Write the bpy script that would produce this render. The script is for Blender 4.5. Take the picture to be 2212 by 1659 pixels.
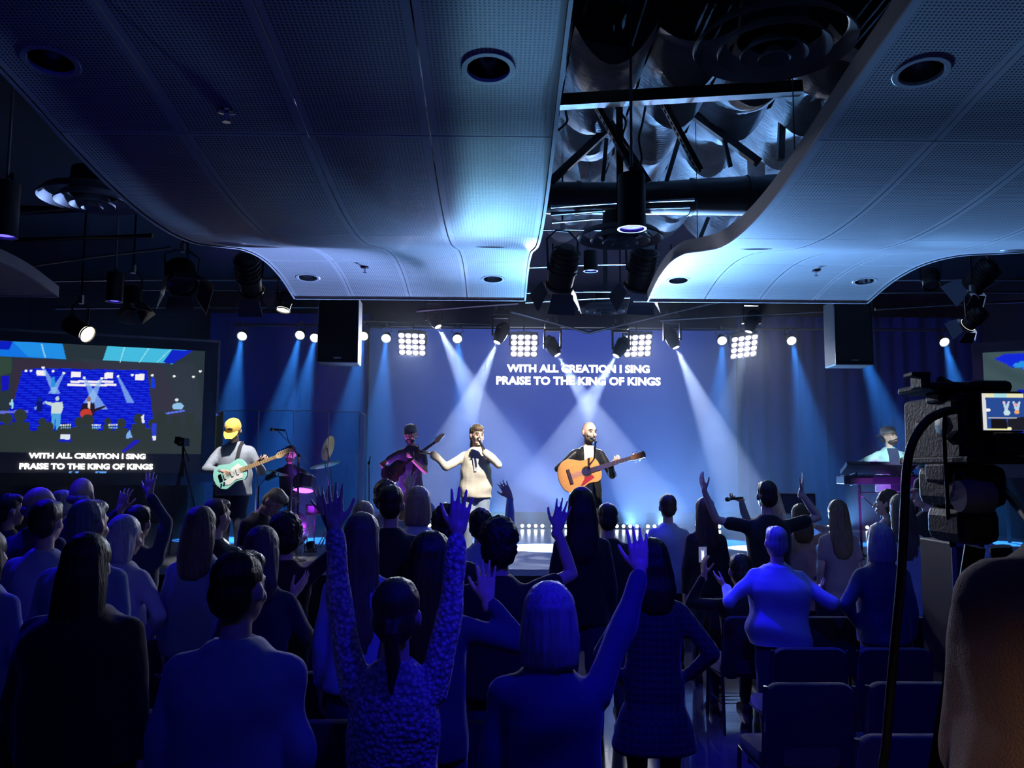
import bpy, math, random
import numpy as np
from mathutils import Vector, Matrix, noise as mnoise

random.seed(7); rng = np.random.default_rng(7)
SC = bpy.context.scene
for _o in list(bpy.data.objects): bpy.data.objects.remove(_o)
COL = SC.collection

# ---------------------------------------------------------------- camera, world, exposure
FPX = 1850.0
CAM_LOC = Vector((0, 0, 2.0))
CAM_ROT = (Matrix.Rotation(math.radians(-0.805), 3, 'Z') @ Matrix.Rotation(math.radians(90 + 5.57), 3, 'X')
           @ Matrix.Rotation(math.radians(0.30), 3, 'Z'))
cam_data = bpy.data.cameras.new('camera')
cam_data.sensor_fit = 'HORIZONTAL'; cam_data.sensor_width = 36.0
cam_data.lens = 36.0 * FPX / 2212.0
cam_data.clip_start = 0.05; cam_data.clip_end = 200
cam = bpy.data.objects.new('camera', cam_data); COL.objects.link(cam)
cam.matrix_world = Matrix.Translation(CAM_LOC) @ CAM_ROT.to_4x4()
SC.camera = cam

world = bpy.data.worlds.new('hall_dark'); SC.world = world; world.use_nodes = True
world.node_tree.nodes['Background'].inputs[0].default_value = (0.05, 0.09, 0.35, 1)
world.node_tree.nodes['Background'].inputs[1].default_value = 0.012
SC.view_settings.view_transform = 'Standard'; SC.view_settings.look = 'None'
SC.view_settings.exposure = 0.0; SC.view_settings.gamma = 1.0
SC.view_settings.use_curve_mapping = False
cy = SC.cycles
cy.max_bounces = 4; cy.diffuse_bounces = 1; cy.glossy_bounces = 2; cy.transmission_bounces = 4
cy.transparent_max_bounces = 8; cy.volume_bounces = 0
cy.caustics_reflective = False; cy.caustics_refractive = False
cy.adaptive_threshold = 0.1; cy.light_sampling_threshold = 0.03; cy.sample_clamp_indirect = 4.0; cy.use_denoising = True

# light levels (watts) of the lamps the hall has; each lamp is made in its own builder
W_BEAM, W_PAR, W_FOOT, W_FRONT, W_BLUE, W_BLIND, W_RIM = 12500, 8000, 2500, 600, 300, 6, 800

# ---------------------------------------------------------------- pixels to directions
def ray(px, py):
    d = CAM_ROT @ Vector(((px - 1106.0) / FPX, (829.5 - py) / FPX, -1.0))
    return d
def pt(px, py, Y):
    d = ray(px, py); return CAM_LOC + d * (Y / d.y)
def ptz(px, py, Z):
    d = ray(px, py); return CAM_LOC + d * ((Z - CAM_LOC.z) / d.z)
def project(P):
    d = CAM_ROT.transposed() @ (Vector(P) - CAM_LOC)
    return 1106.0 + FPX * d.x / -d.z, 829.5 - FPX * d.y / -d.z
def V(*a): return Vector(a)

# ---------------------------------------------------------------- materials (procedural)
MATS = {}
def mat(name, color=(0.5, 0.5, 0.5), rough=0.6, metal=0.0, bump=0.0, bscale=40.0, var=0.0, vscale=6.0,
        emit=None, estr=0.0, kind=None, stretch=None, spec=0.5, alpha=None, trans=0.0, ior=1.45, sheen=0.0, color2=None):
    if name in MATS: return MATS[name]
    m = bpy.data.materials.new(name); m.use_nodes = True
    nt = m.node_tree; b = nt.nodes['Principled BSDF']
    b.inputs['Base Color'].default_value = (*color, 1)
    b.inputs['Roughness'].default_value = rough
    b.inputs['Metallic'].default_value = metal
    b.inputs['Specular IOR Level'].default_value = spec
    b.inputs['IOR'].default_value = ior
    if trans: b.inputs['Transmission Weight'].default_value = trans
    if sheen: b.inputs['Sheen Weight'].default_value = sheen; b.inputs['Sheen Roughness'].default_value = 0.4
    if alpha is not None: b.inputs['Alpha'].default_value = alpha
    if emit is not None:
        b.inputs['Emission Color'].default_value = (*emit, 1); b.inputs['Emission Strength'].default_value = estr
    if bump or var or kind:
        tc = nt.nodes.new('ShaderNodeTexCoord'); mp = nt.nodes.new('ShaderNodeMapping')
        nt.links.new(tc.outputs['Object'], mp.inputs['Vector'])
        if stretch: mp.inputs['Scale'].default_value = stretch
        if kind == 'knit':
            tx = nt.nodes.new('ShaderNodeTexVoronoi'); tx.inputs['Scale'].default_value = bscale; hout = tx.outputs['Distance']
        elif kind == 'plaid':
            w1 = nt.nodes.new('ShaderNodeTexWave'); w1.bands_direction = 'X'; w1.inputs['Scale'].default_value = bscale
            w2 = nt.nodes.new('ShaderNodeTexWave'); w2.bands_direction = 'Z'; w2.inputs['Scale'].default_value = bscale
            for w in (w1, w2): nt.links.new(mp.outputs[0], w.inputs['Vector'])
            tx = nt.nodes.new('ShaderNodeMath'); tx.operation = 'ADD'
            nt.links.new(w1.outputs['Fac'], tx.inputs[0]); nt.links.new(w2.outputs['Fac'], tx.inputs[1]); hout = tx.outputs[0]
        elif kind == 'wave':
            tx = nt.nodes.new('ShaderNodeTexWave'); tx.inputs['Scale'].default_value = bscale
            tx.inputs['Distortion'].default_value = 1.5; hout = tx.outputs['Fac']
        else:
            tx = nt.nodes.new('ShaderNodeTexNoise'); tx.inputs['Scale'].default_value = bscale
            tx.inputs['Detail'].default_value = 3.0; hout = tx.outputs['Fac']
        if kind != 'plaid': nt.links.new(mp.outputs[0], tx.inputs['Vector'])
        if bump:
            bp = nt.nodes.new('ShaderNodeBump'); bp.inputs['Strength'].default_value = bump; bp.inputs['Distance'].default_value = 0.01
            nt.links.new(hout, bp.inputs['Height']); nt.links.new(bp.outputs[0], b.inputs['Normal'])
        if var or color2:
            if kind in ('plaid', 'knit'): vout = hout
            else:
                tv = nt.nodes.new('ShaderNodeTexNoise'); tv.inputs['Scale'].default_value = vscale; tv.inputs['Detail'].default_value = 4.0
                nt.links.new(mp.outputs[0], tv.inputs['Vector']); vout = tv.outputs['Fac']
            cr = nt.nodes.new('ShaderNodeValToRGB')
            c2 = color2 if color2 else tuple(min(1, c * (1 + var)) for c in color)
            c1 = color if color2 else tuple(c * (1 - var) for c in color)
            cr.color_ramp.elements[0].position = 0.3; cr.color_ramp.elements[1].position = 0.7
            cr.color_ramp.elements[0].color = (*c1, 1); cr.color_ramp.elements[1].color = (*c2, 1)
            nt.links.new(vout, cr.inputs[0]); nt.links.new(cr.outputs[0], b.inputs['Base Color'])
    MATS[name] = m
    return m

# ---------------------------------------------------------------- mesh builder
def frame_from(d, up=None):
    d = np.asarray(d, float); d = d / (np.linalg.norm(d) + 1e-12)
    u = np.array(up if up is not None else ((0, 0, 1) if abs(d[2]) < 0.9 else (0, 1, 0)), float)
    x = np.cross(d, u); x /= np.linalg.norm(x) + 1e-12
    y = np.cross(x, d)
    return x, y, d

class MB:
    def __init__(s): s.v = []; s.f = []
    def add(s, verts, faces):
        o = len(s.v); s.v.extend([tuple(map(float, p)) for p in verts]); s.f.extend([tuple(i + o for i in f) for f in faces]); return s
    def box(s, c, size, R=None):
        hx, hy, hz = size[0] / 2, size[1] / 2, size[2] / 2
        P = [Vector((x, y, z)) for x in (-hx, hx) for y in (-hy, hy) for z in (-hz, hz)]
        if R is not None: P = [R @ p for p in P]
        c = Vector(c); P = [p + c for p in P]
        return s.add(P, [(0, 1, 3, 2), (4, 6, 7, 5), (0, 4, 5, 1), (2, 3, 7, 6), (0, 2, 6, 4), (1, 5, 7, 3)])
    def rings(s, rings, cap=True, closed=True):
        n = len(rings[0]); vs = [p for r in rings for p in r]; fs = []
        for i in range(len(rings) - 1):
            for j in range(n if closed else n - 1):
                k = (j + 1) % n
                fs.append((i * n + j, i * n + k, (i + 1) * n + k, (i + 1) * n + j))
        if cap:
            vs.append(np.mean(np.array(rings[0], float), 0)); vs.append(np.mean(np.array(rings[-1], float), 0))
            a, b = len(vs) - 2, len(vs) - 1; L = (len(rings) - 1) * n
            for j in range(n):
                k = (j + 1) % n
                fs.append((a, k, j)); fs.append((b, L + j, L + k))
        return s.add(vs, fs)
    def ell(s, c, r, R=None, nu=14, nv=9):
        c = np.array(c, float); rg = []
        for i in range(1, nv):
            t = math.pi * i / nv
            ring = []
            for j in range(nu):
                a = 2 * math.pi * j / nu
                p = Vector((r[0] * math.sin(t) * math.cos(a), r[1] * math.sin(t) * math.sin(a), -r[2] * math.cos(t)))
                if R is not None: p = R @ p
                ring.append(np.array(p) + c)
            rg.append(ring)
        o = len(s.v); s.rings(rg, cap=True)
        for idx, sg in ((-2, -1), (-1, 1)):
            p = Vector((0, 0, sg * r[2]));
            if R is not None: p = R @ p
            s.v[idx] = tuple(np.array(p) + c)
        return s
    def tube(s, path, rad, n=8, cap=True, up=None, flat=1.0):
        P = [np.array(p, float) for p in path]
        if not hasattr(rad, '__len__'): rad = [rad] * len(P)
        rg = []; px = None
        for i, p in enumerate(P):
            d = (P[min(i + 1, len(P) - 1)] - P[max(i - 1, 0)])
            x, y, d = frame_from(d, up)
            if px is not None and up is None:
                x2 = px - d * np.dot(px, d)
                if np.linalg.norm(x2) > 1e-6: x = x2 / np.linalg.norm(x2); y = np.cross(d, x)
            px = x
            rg.append([p + rad[i] * (math.cos(2 * math.pi * j / n) * x + flat * math.sin(2 * math.pi * j / n) * y) for j in range(n)])
        return s.rings(rg, cap=cap)
    def caps(s, a, b, ra, rb, n=10):
        a = np.array(a, float); b = np.array(b, float); x, y, d = frame_from(b - a)
        rg = []
        for t in (-0.95, -0.6, 0):
            r = ra * math.sqrt(max(0, 1 - t * t)); c = a + d * t * ra
            rg.append([c + r * (math.cos(2 * math.pi * j / n) * x + math.sin(2 * math.pi * j / n) * y) for j in range(n)])
        for t in (0, 0.6, 0.95):
            r = rb * math.sqrt(max(0, 1 - t * t)); c = b + d * t * rb
            rg.append([c + r * (math.cos(2 * math.pi * j / n) * x + math.sin(2 * math.pi * j / n) * y) for j in range(n)])
        return s.rings(rg)
    def lathe(s, prof, c=(0, 0, 0), R=None, n=20, cap=False):
        c = np.array(c, float); rg = []
        for r, z in prof:
            ring = []
            for j in range(n):
                a = 2 * math.pi * j / n
                p = Vector((r * math.cos(a), r * math.sin(a), z))
                if R is not None: p = R @ p
                ring.append(np.array(p) + c)
            rg.append(ring)
        return s.rings(rg, cap=cap)
    def prism(s, poly, z0, z1, R=None, c=(0, 0, 0)):
        c = Vector(c); n = len(poly)
        P = [Vector((x, y, z)) for z in (z0, z1) for x, y in poly]
        if R is not None: P = [R @ p for p in P]
        P = [p + c for p in P]
        return s.add(P, [tuple(range(n - 1, -1, -1)), tuple(range(n, 2 * n))] + [(i, (i + 1) % n, n + (i + 1) % n, n + i) for i in range(n)])
    def build(s, name, m, parent=None, smooth=True, bevel=0.0):
        me = bpy.data.meshes.new(name); me.from_pydata(s.v, [], s.f); me.update()
        ob = bpy.data.objects.new(name, me); COL.objects.link(ob)
        if m is not None: me.materials.append(m)
        if smooth:
            me.polygons.foreach_set('use_smooth', [True] * len(me.polygons))
            try: me.set_sharp_from_angle(angle=math.radians(42))
            except Exception: pass
        if parent is not None: ob.parent = parent
        if bevel:
            bv = ob.modifiers.new('bevel', 'BEVEL'); bv.width = bevel; bv.segments = 2; bv.limit_method = 'ANGLE'
        return ob

def tag(o, label=None, cat=None, group=None, kind=None):
    if label: o['label'] = label
    if cat: o['category'] = cat
    if group: o['group'] = group
    if kind: o['kind'] = kind
    return o
def empty(name, loc, label=None, cat=None, group=None, rot=None):
    o = bpy.data.objects.new(name, None); COL.objects.link(o); o.location = loc; o.empty_display_size = 0.1
    if rot is not None:
        if isinstance(rot, (int, float)): o.rotation_euler = (0, 0, rot)
        else: o.rotation_euler = rot.to_euler()
    return tag(o, label, cat, group)
def copy_tree(o, parent=None):
    c = o.copy(); COL.objects.link(c); c.parent = parent
    for ch in o.children: copy_tree(ch, c)
    return c
def aim(d):
    """rotation whose local -Z looks along d"""
    return Vector(d).to_track_quat('-Z', 'Y').to_matrix()
def spot(name, loc, target, watts, color, half, blend=0.2, radius=0.05, parent=None):
    l = bpy.data.lights.new(name, 'SPOT'); l.energy = watts; l.color = color
    l.spot_size = math.radians(2 * half); l.spot_blend = blend; l.shadow_soft_size = radius
    o = bpy.data.objects.new(name, l); COL.objects.link(o); o.location = loc
    o.rotation_euler = aim(Vector(target) - Vector(loc)).to_euler()
    if parent is not None:
        o.parent = parent
        o.matrix_parent_inverse = (Matrix.Translation(parent.location) @ parent.rotation_euler.to_matrix().to_4x4()).inverted()
    return o
def put(ob, parent):
    """parent a world-space mesh under an empty without moving it"""
    ob.parent = parent
    ob.matrix_parent_inverse = (Matrix.Translation(parent.location) @ parent.rotation_euler.to_matrix().to_4x4()).inverted()
    return ob
# ================================================================ SETTING
m_floor = mat('polished_dark_floor', (0.06, 0.06, 0.08), rough=0.08, bump=0.02, bscale=14, var=0.25, vscale=2.0, spec=1.0, ior=1.6)
m_stage = mat('stage_deck_vinyl', (0.30, 0.33, 0.40), rough=0.22, bump=0.04, bscale=8, var=0.12, vscale=1.2)
m_black = mat('black_paint', (0.012, 0.012, 0.016), rough=0.55, bump=0.05, bscale=60)
m_dark = mat('dark_wall_paint', (0.03, 0.035, 0.06), rough=0.8, bump=0.1, bscale=30)
m_drape = mat('navy_drape_fabric', (0.010, 0.045, 0.36), rough=0.9, bump=0.2, bscale=80, stretch=(1, 1, 0.1))
m_steel = mat('grey_steel', (0.30, 0.31, 0.34), rough=0.38, metal=0.8, bump=0.05, bscale=50)
m_dsteel = mat('dark_steel', (0.035, 0.037, 0.045), rough=0.45, metal=0.3, bump=0.05, bscale=50)
m_chrome = mat('chrome', (0.75, 0.76, 0.8), rough=0.12, metal=1.0, bump=0.02, bscale=30)
m_white = mat('white_coat', (0.72, 0.74, 0.78), rough=0.5, bump=0.04, bscale=40)
STAGE_Z, STAGE_Y = 0.75, 10.75

def struct(name, mb, m, smooth=False, bevel=0.0, label=None):
    o = mb.build(name, m, smooth=smooth, bevel=bevel); o['kind'] = 'structure'
    if label: o['label'] = label
    return o
struct('floor', MB().box((0, 8, -0.1), (24, 24, 0.2)), m_floor)
struct('wall_back', MB().box((0, 19.1, 3), (24, 0.2, 6.2)), m_dark)
struct('wall_left', MB().box((-10.6, 8, 3), (0.2, 22, 6.2)), m_dark)
struct('wall_right', MB().box((10.6, 8, 3), (0.2, 22, 6.2)), m_dark)
struct('wall_front', MB().box((0, -2.9, 3), (21, 0.2, 6.2)), m_dark)
ceiling = struct('ceiling', MB().box((0, 8, 6.0), (24, 24, 0.2)), m_dark)
struct('camera_riser', MB().box((1.1, 0.35, 0.225), (4.2, 2.5, 0.45)), m_black, bevel=0.01, label='low black riser at the back of the hall')
st = struct('stage', MB().box((0.3, (STAGE_Y + 19.0) / 2, STAGE_Z / 2), (18.5, 19.0 - STAGE_Y, STAGE_Z)), m_stage, label='raised stage with glossy deck')
struct('trim_1', MB().box((0.3, STAGE_Y - 0.012, STAGE_Z - 0.038), (18.5, 0.03, 0.082)), m_white, bevel=0.004, label='pale nosing strip along the stage front')
struct('stage_front', MB().box((0.3, STAGE_Y - 0.008, (STAGE_Z - 0.08) / 2), (18.5, 0.02, STAGE_Z - 0.08)), m_black)

# ---- LED wall with the lyric lettering
def text_mesh(name, txt, xl, xr, yb, yt, Y, m, parent, bold=0.035):
    """lettering on a vertical plane facing -Y, fitted to the given world box"""
    cu = bpy.data.curves.new(name, 'FONT'); cu.body = txt; cu.extrude = 0.004; cu.offset = bold; cu.resolution_u = 3
    to = bpy.data.objects.new(name, cu); COL.objects.link(to)
    dg = bpy.context.evaluated_depsgraph_get(); me = bpy.data.meshes.new_from_object(to.evaluated_get(dg))
    bpy.data.objects.remove(to)
    co = np.empty(len(me.vertices) * 3); me.vertices.foreach_get('co', co); co = co.reshape(-1, 3)
    mn, mx = co.min(0), co.max(0)
    return me, co, mn, mx
m_text = mat('lyric_glow', (0.9, 0.9, 0.9), emit=(1.0, 0.97, 0.95), estr=5.0, rough=0.5)
m_text.cycles.emission_sampling = 'NONE'
m_led = mat('led_blue_picture', (0.01, 0.012, 0.03), rough=0.35, emit=(0.055, 0.105, 0.62), estr=0.62)
def led_content(m, x0, x1):
    # the picture shown: plain blue that fades to navy towards both ends
    nt = m.node_tree; b = nt.nodes['Principled BSDF']; g = nt.nodes.new('ShaderNodeNewGeometry'); sp = nt.nodes.new('ShaderNodeSeparateXYZ'); nt.links.new(g.outputs['Position'], sp.inputs[0])
    mr = nt.nodes.new('ShaderNodeMapRange'); mr.inputs[1].default_value = x0; mr.inputs[2].default_value = x1; nt.links.new(sp.outputs[0], mr.inputs[0])
    cr = nt.nodes.new('ShaderNodeValToRGB'); nt.links.new(mr.outputs[0], cr.inputs[0]); e = cr.color_ramp.elements
    e[0].position = 0.0; e[0].color = (0.012, 0.045, 0.17, 1); e[1].position = 1.0; e[1].color = (0.012, 0.035, 0.16, 1)
    for p_, c_ in ((0.14, (0.035, 0.085, 0.42, 1)), (0.45, (0.055, 0.105, 0.62, 1)), (0.80, (0.055, 0.110, 0.60, 1))):
        k = e.new(p_); k.color = c_
    nt.links.new(cr.outputs[0], b.inputs['Emission Color'])
LEDY = 18.2
lx0, lx1 = pt(795, 900, LEDY).x, pt(1592, 900, LEDY).x
lz0, lz1 = pt(1190, 1106, LEDY).z, pt(1190, 712, LEDY).z
led_content(m_led, lx0, lx1)
led = empty('led_wall', ((lx0 + lx1) / 2, LEDY, STAGE_Z), 'large blue LED wall with white song lyrics behind the band', 'screen')
def W2(ob): return put(ob, led)
W2(MB().box(((lx0 + lx1) / 2, LEDY + 0.03, (lz0 + lz1) / 2), (lx1 - lx0, 0.06, lz1 - lz0)).build('display', m_led, smooth=False))
W2(MB().box(((lx0 + lx1) / 2, LEDY + 0.06, (lz0 + STAGE_Z) / 2), (lx1 - lx0, 0.12, lz0 - STAGE_Z)).build('plinth', mat('plinth_grey', (0.2, 0.22, 0.3), rough=0.5, bump=0.05), smooth=False))
fr = MB()
for x in (lx0 - 0.02, lx1 + 0.02): fr.box((x, LEDY + 0.05, (lz0 + lz1) / 2), (0.04, 0.14, lz1 - lz0 + 0.08))
fr.box(((lx0 + lx1) / 2, LEDY + 0.05, lz1 + 0.02), (lx1 - lx0, 0.14, 0.04))
W2(fr.build('frame', m_black, smooth=False))
def lyric(parent, txt, A, B, up, h, m, nrm):
    """lettering from world point A to B (left to right), baseline there, cap height h"""
    me, co, mn, mx = text_mesh('lettering', txt, 0, 0, 0, 0, 0, None, None)
    A, B = np.array(A), np.array(B); ex = B - A; up = np.array(up); nrm = np.array(nrm)
    q = (co - mn) / (mx - mn)
    P = A + q[:, :1] * ex + q[:, 1:2] * up * h + (q[:, 2:3] * 0.01) * nrm
    me.vertices.foreach_set('co', P.ravel()); me.update()
    me.materials.clear(); me.materials.append(m)
    o = bpy.data.objects.new('lettering', me); COL.objects.link(o); put(o, parent)
    o['label'] = 'glowing white lyric line'
    return o
for txt, xa, xb, ya, yb in (('WITH ALL CREATION I SING', 1095, 1403, 788, 805), ('PRAISE TO THE KING OF KINGS', 1072, 1427, 814, 832)):
    a, b, c = pt(xa, yb, LEDY), pt(xb, yb, LEDY), pt(xa, ya, LEDY)
    zb = (a.z + b.z) / 2
    lyric(led, txt, (a.x, LEDY, zb), (b.x, LEDY, zb), (0, 0, 1), c.z - a.z, m_text, (0, -1, 0))

# ---- pleated curtains each side of the LED wall
def curtain(name, xa, xb, Y, z0, z1, pleat, depth, label):
    n = int((xb - xa) / pleat * 10); mb = MB(); top = []; bot = []
    ph = 0
    for i in range(n + 1):
        x = xa + (xb - xa) * i / n
        d = depth * math.sin(2 * math.pi * i / 10.0 + 0.9 * math.sin(i * 0.13)) * (0.7 + 0.3 * math.sin(i * 0.37))
        bot.append((x, Y + d * 1.25, z0)); top.append((x, Y + d * 0.7, z1))
    mb.rings([bot, top], cap=False, closed=False)
    mb.rings([[(x, y + 0.02, z) for x, y, z in bot], [(x, y + 0.02, z) for x, y, z in top]], cap=False, closed=False)
    o = mb.build(name, m_drape); return tag(o, label, 'curtain')
curtain('stage_curtain', lx1 + 0.03, pt(2135, 900, LEDY).x, LEDY + 0.12, STAGE_Z, 5.3, 0.34, 0.07, 'navy pleated curtain hanging behind the keyboard player')
curtain('stage_curtain', pt(440, 900, LEDY).x, lx0 - 0.03, LEDY + 0.2, STAGE_Z, 5.3, 0.9, 0.03, 'navy curtain hanging behind the drum kit')

# ---- roof: insulation blankets, steel
m_insul = mat('grey_insulation_facing', (0.42, 0.44, 0.48), rough=0.55, bump=0.5, bscale=18, var=0.25, vscale=3.0, stretch=(1, 3, 1))
for k in range(-5, 10):
    x0 = k * 0.66 - 0.1; n, q = 10, 26
    rows = []
    for j in range(q + 1):
        y = 6.3 + 5.4 * j / q
        sag = 0.20 + 0.10 * math.sin(j * 1.7 + k * 2.1) + 0.05 * math.sin(j * 3.1 + k)
        rows.append([(x0 + 0.65 * i / n, y, 5.42 - sag * (1 - (2 * i / n - 1) ** 2) - 0.03 * math.sin(j * 2.4 + i * 0.4 + k)) for i in range(n + 1)])
    mb = MB().rings(rows, cap=False, closed=False)
    ob = mb.build('insulation_blanket', m_insul, smooth=True); ob.parent = ceiling

def bar(name, a, b, r, m, label, cat='pipe', group=None, sq=False):
    mb = MB()
    if sq:
        A, B = Vector(a), Vector(b); R = (B - A).to_track_quat('X', 'Z').to_matrix()
        mb.box((A + B) / 2, ((B - A).length, r * 2, r * 2), R)
    else: mb.tube([a, b], r, n=8)
    return tag(mb.build(name, m, smooth=not sq), label, cat, group)

# big dark duct and steel seen between the two ceiling clouds
duct = empty('air_duct', pt(1440, 430, 8.2), 'long dark air duct crossing above the gap between ceiling clouds', 'duct')
za, zb = pt(1400, 398, 8.2).z, pt(1400, 462, 8.2).z
xa, xb = pt(1060, 430, 8.2).x, pt(1800, 430, 8.2).x
mbd = MB(); rg = []
for x in np.linspace(xa, xb, 24):
    t = (x - xa) / (xb - xa); hh = (za - zb) / 2 * (1 + 0.9 * max(0, t - 0.45)); cz = (za + zb) / 2 + 0.12 * max(0, t - 0.4)
    rg.append([(x, 8.2 + 0.22 * math.cos(a), cz + hh * math.sin(a)) for a in np.linspace(0, 2 * math.pi, 17)[:-1]])
put(mbd.rings(rg).build('duct_run', m_dsteel), duct)
for x in np.linspace(xa + 0.3, xb - 0.3, 6):
    t = (x - xa) / (xb - xa); hh = (za - zb) / 2 * (1 + 0.9 * max(0, t - 0.45)) + 0.012; cz = (za + zb) / 2 + 0.12 * max(0, t - 0.4)
    put(MB().rings([[(x + dx, 8.2 + 0.232 * math.cos(a), cz + hh * math.sin(a)) for a in np.linspace(0, 2 * math.pi, 17)[:-1]] for dx in (-0.02, 0.02)]).build('joint_band', m_dsteel), duct)
i_ = 0
for (xa, ya, xb, yb, Y, r, mm, lab) in (
        (1190, 447, 1500, 431, 7.75, 0.016, m_steel, 'thin steel conduit running under the dark air duct'),
        (1190, 462, 1490, 446, 7.75, 0.02, m_dsteel, 'dark conduit running under the dark air duct'),
        (1192, 480, 1372, 470, 7.6, 0.014, m_steel, 'short bright conduit beside the blue pendant lamp'),
        (1140, 497, 1300, 497, 9.6, 0.012, m_steel, 'thin pale rod over the two big hanging floodlights'),
        (1140, 577, 1420, 569, 9.9, 0.018, m_steel, 'grey pipe crossing behind the two big hanging floodlights'),
        (1130, 632, 1420, 630, 10.6, 0.018, m_steel, 'grey pipe just over the round vent above the stage'),
        (1135, 652, 1420, 640, 11.0, 0.022, m_steel, 'slanted pale pipe under the two big hanging floodlights'),
        (1105, 673, 1272, 719, 14.2, 0.03, m_steel, 'grey pipe sloping down to the centre of the stage rig'),
        (1272, 719, 1580, 645, 14.2, 0.03, m_steel, 'grey pipe sloping up from the centre of the stage rig'),
        (900, 672, 1120, 655, 12.5, 0.022, m_steel, 'grey pipe above the moving heads beside the hanging loudspeaker'),
        (505, 702, 2130, 714, 17.0, 0.035, m_steel, 'long rear lighting pipe that carries the small par lamps'),
        (770, 693, 1060, 700, 16.2, 0.022, m_dsteel, 'dark pipe above the four by four lamp panels'),
        (1425, 692, 1800, 672, 13.2, 0.02, m_steel, 'slim grey pipe beside the black hanging loudspeaker over the keys'),
        (1890, 668, 2212, 651, 12.6, 0.025, m_steel, 'grey pipe over the keyboard-side projection screen'),
        (1735, 607, 2212, 604, 10.6, 0.02, m_steel, 'grey pipe behind the barn-door floodlights by the keyboard-side cloud'),
        (1700, 634, 2212, 631, 11.2, 0.02, m_steel, 'lower grey pipe behind the barn-door floodlights by the keyboard-side cloud'),
        (55, 576, 370, 535, 9.6, 0.018, m_steel, 'thin pale conduit sloping up over the dark floodlights'),
        (30, 519, 330, 510, 8.6, 0.03, m_dsteel, 'dark pipe under the round vent beside the wide cloud'),
        (60, 607, 620, 604, 11.2, 0.022, m_steel, 'grey lighting pipe that carries the dark floodlights'),
        (240, 626, 640, 628, 11.8, 0.018, m_steel, 'second grey lighting pipe behind the dark floodlights'),
        (120, 666, 690, 664, 13.0, 0.018, m_steel, 'low grey pipe behind the small spotlights on the drum side of the loudspeaker'),
        (20, 455, 320, 448, 7.6, 0.05, m_dsteel, 'thick dark beam beside the round vent and wide cloud'),
        (25, 375, 25, 520, 8.0, 0.02, m_dsteel, 'dark upright drop rod outside the round vent'),
        ):
    bar('ceiling_pipe', pt(xa, ya, Y), pt(xb, yb, Y), r, mm, lab)

# perforated strut trusses over the gap
m_strut = mat('galvanised_strut', (0.34, 0.36, 0.4), rough=0.4, metal=0.7, bump=0.1, bscale=30)
def strut(a, b, w, label):
    a, b = Vector(a), Vector(b); L = (b - a).length; d = (b - a).normalized()
    R = d.to_track_quat('X', 'Y').to_matrix()
    root = empty('perforated_strut', a, label, 'strut', rot=R)
    n = int(L / 0.055); mb = MB()
    for sgn in (-1, 1): mb.box((L / 2, 0, sgn * w * 0.36), (L, 0.005, w * 0.28))
    for i in range(n + 1): mb.box((L * i / n, 0, 0), (0.022, 0.005, w * 0.46))
    mb.build('punched_web', m_strut, root, smooth=False)
    fl = MB()
    for sgn in (-1, 1): fl.box((L / 2, 0.02, sgn * w / 2), (L, 0.045, 0.005))
    fl.build('flange', m_dsteel, root, smooth=False)
strut(pt(1280, 222, 7.2), pt(1372, 385, 7.2), 0.075, 'punched steel strut slanting down to the blue pendant lamp')
strut(pt(1421, 210, 7.2), pt(1508, 372, 7.2), 0.075, 'punched steel strut slanting down beside the grey insulation')
for (xa, ya, xb, yb, Y, r, lab) in ((1175, 222, 1730, 190, 6.7, 0.05, 'heavy dark roof beam at the head of the punched struts'),
                                    (1190, 392, 1330, 262, 7.9, 0.035, 'dark diagonal brace beside the wide cloud edge'),
                                    (1290, 222, 1400, 395, 7.7, 0.03, 'dark diagonal brace behind the first punched strut'),
                                    (1440, 205, 1640, 352, 7.9, 0.035, 'long dark diagonal brace over the grey insulation'),
                                    (1470, 290, 1440, 390, 7.9, 0.02, 'short dark brace between the punched struts'),
                                    (1690, 235, 1686, 345, 7.9, 0.03, 'short dark upright beside the dark-banded cloud'),
                                    (1555, 265, 1578, 360, 7.9, 0.018, 'thin grey hanger in front of the grey insulation'),
                                    (1310, 300, 1302, 390, 7.9, 0.018, 'thin dark hanger behind the cable bundle'),
                                    (1530, 470, 1500, 545, 9.4, 0.02, 'dark hanger under the air duct by the keyboard-side cloud')):
    bar('roof_brace', pt(xa, ya, Y), pt(xb, yb, Y), r, m_dsteel, lab, 'beam', sq=True)
# loose cables over the pendant lamp
for k, (pts, lab) in enumerate((([(1330, 232), (1352, 262), (1345, 300), (1372, 340), (1378, 385)], 'black cable looping down to the blue pendant lamp'),
                                ([(1395, 225), (1388, 265), (1380, 300), (1386, 345), (1370, 385)], 'thin black cable hanging over the blue pendant lamp'),
                                ([(1232, 215), (1222, 240), (1225, 262), (1205, 282)], 'black cable curling beside the wide cloud edge'))):
    P = [np.array(pt(x, y, 7.5 + 0.05 * k)) for x, y in pts]
    Q = []
    for i in range(len(P) - 1):
        for t in np.linspace(0, 1, 5)[:-1]:
            p0, p1, p2, p3 = P[max(i - 1, 0)], P[i], P[i + 1], P[min(i + 2, len(P) - 1)]
            Q.append(0.5 * (2 * p1 + (p2 - p0) * t + (2 * p0 - 5 * p1 + 4 * p2 - p3) * t * t + (3 * p1 - p0 - 3 * p2 + p3) * t ** 3))
    Q.append(P[-1])
    tag(MB().tube(Q, 0.011, n=6).build('hanging_cable', m_black), lab, 'cable')

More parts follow.
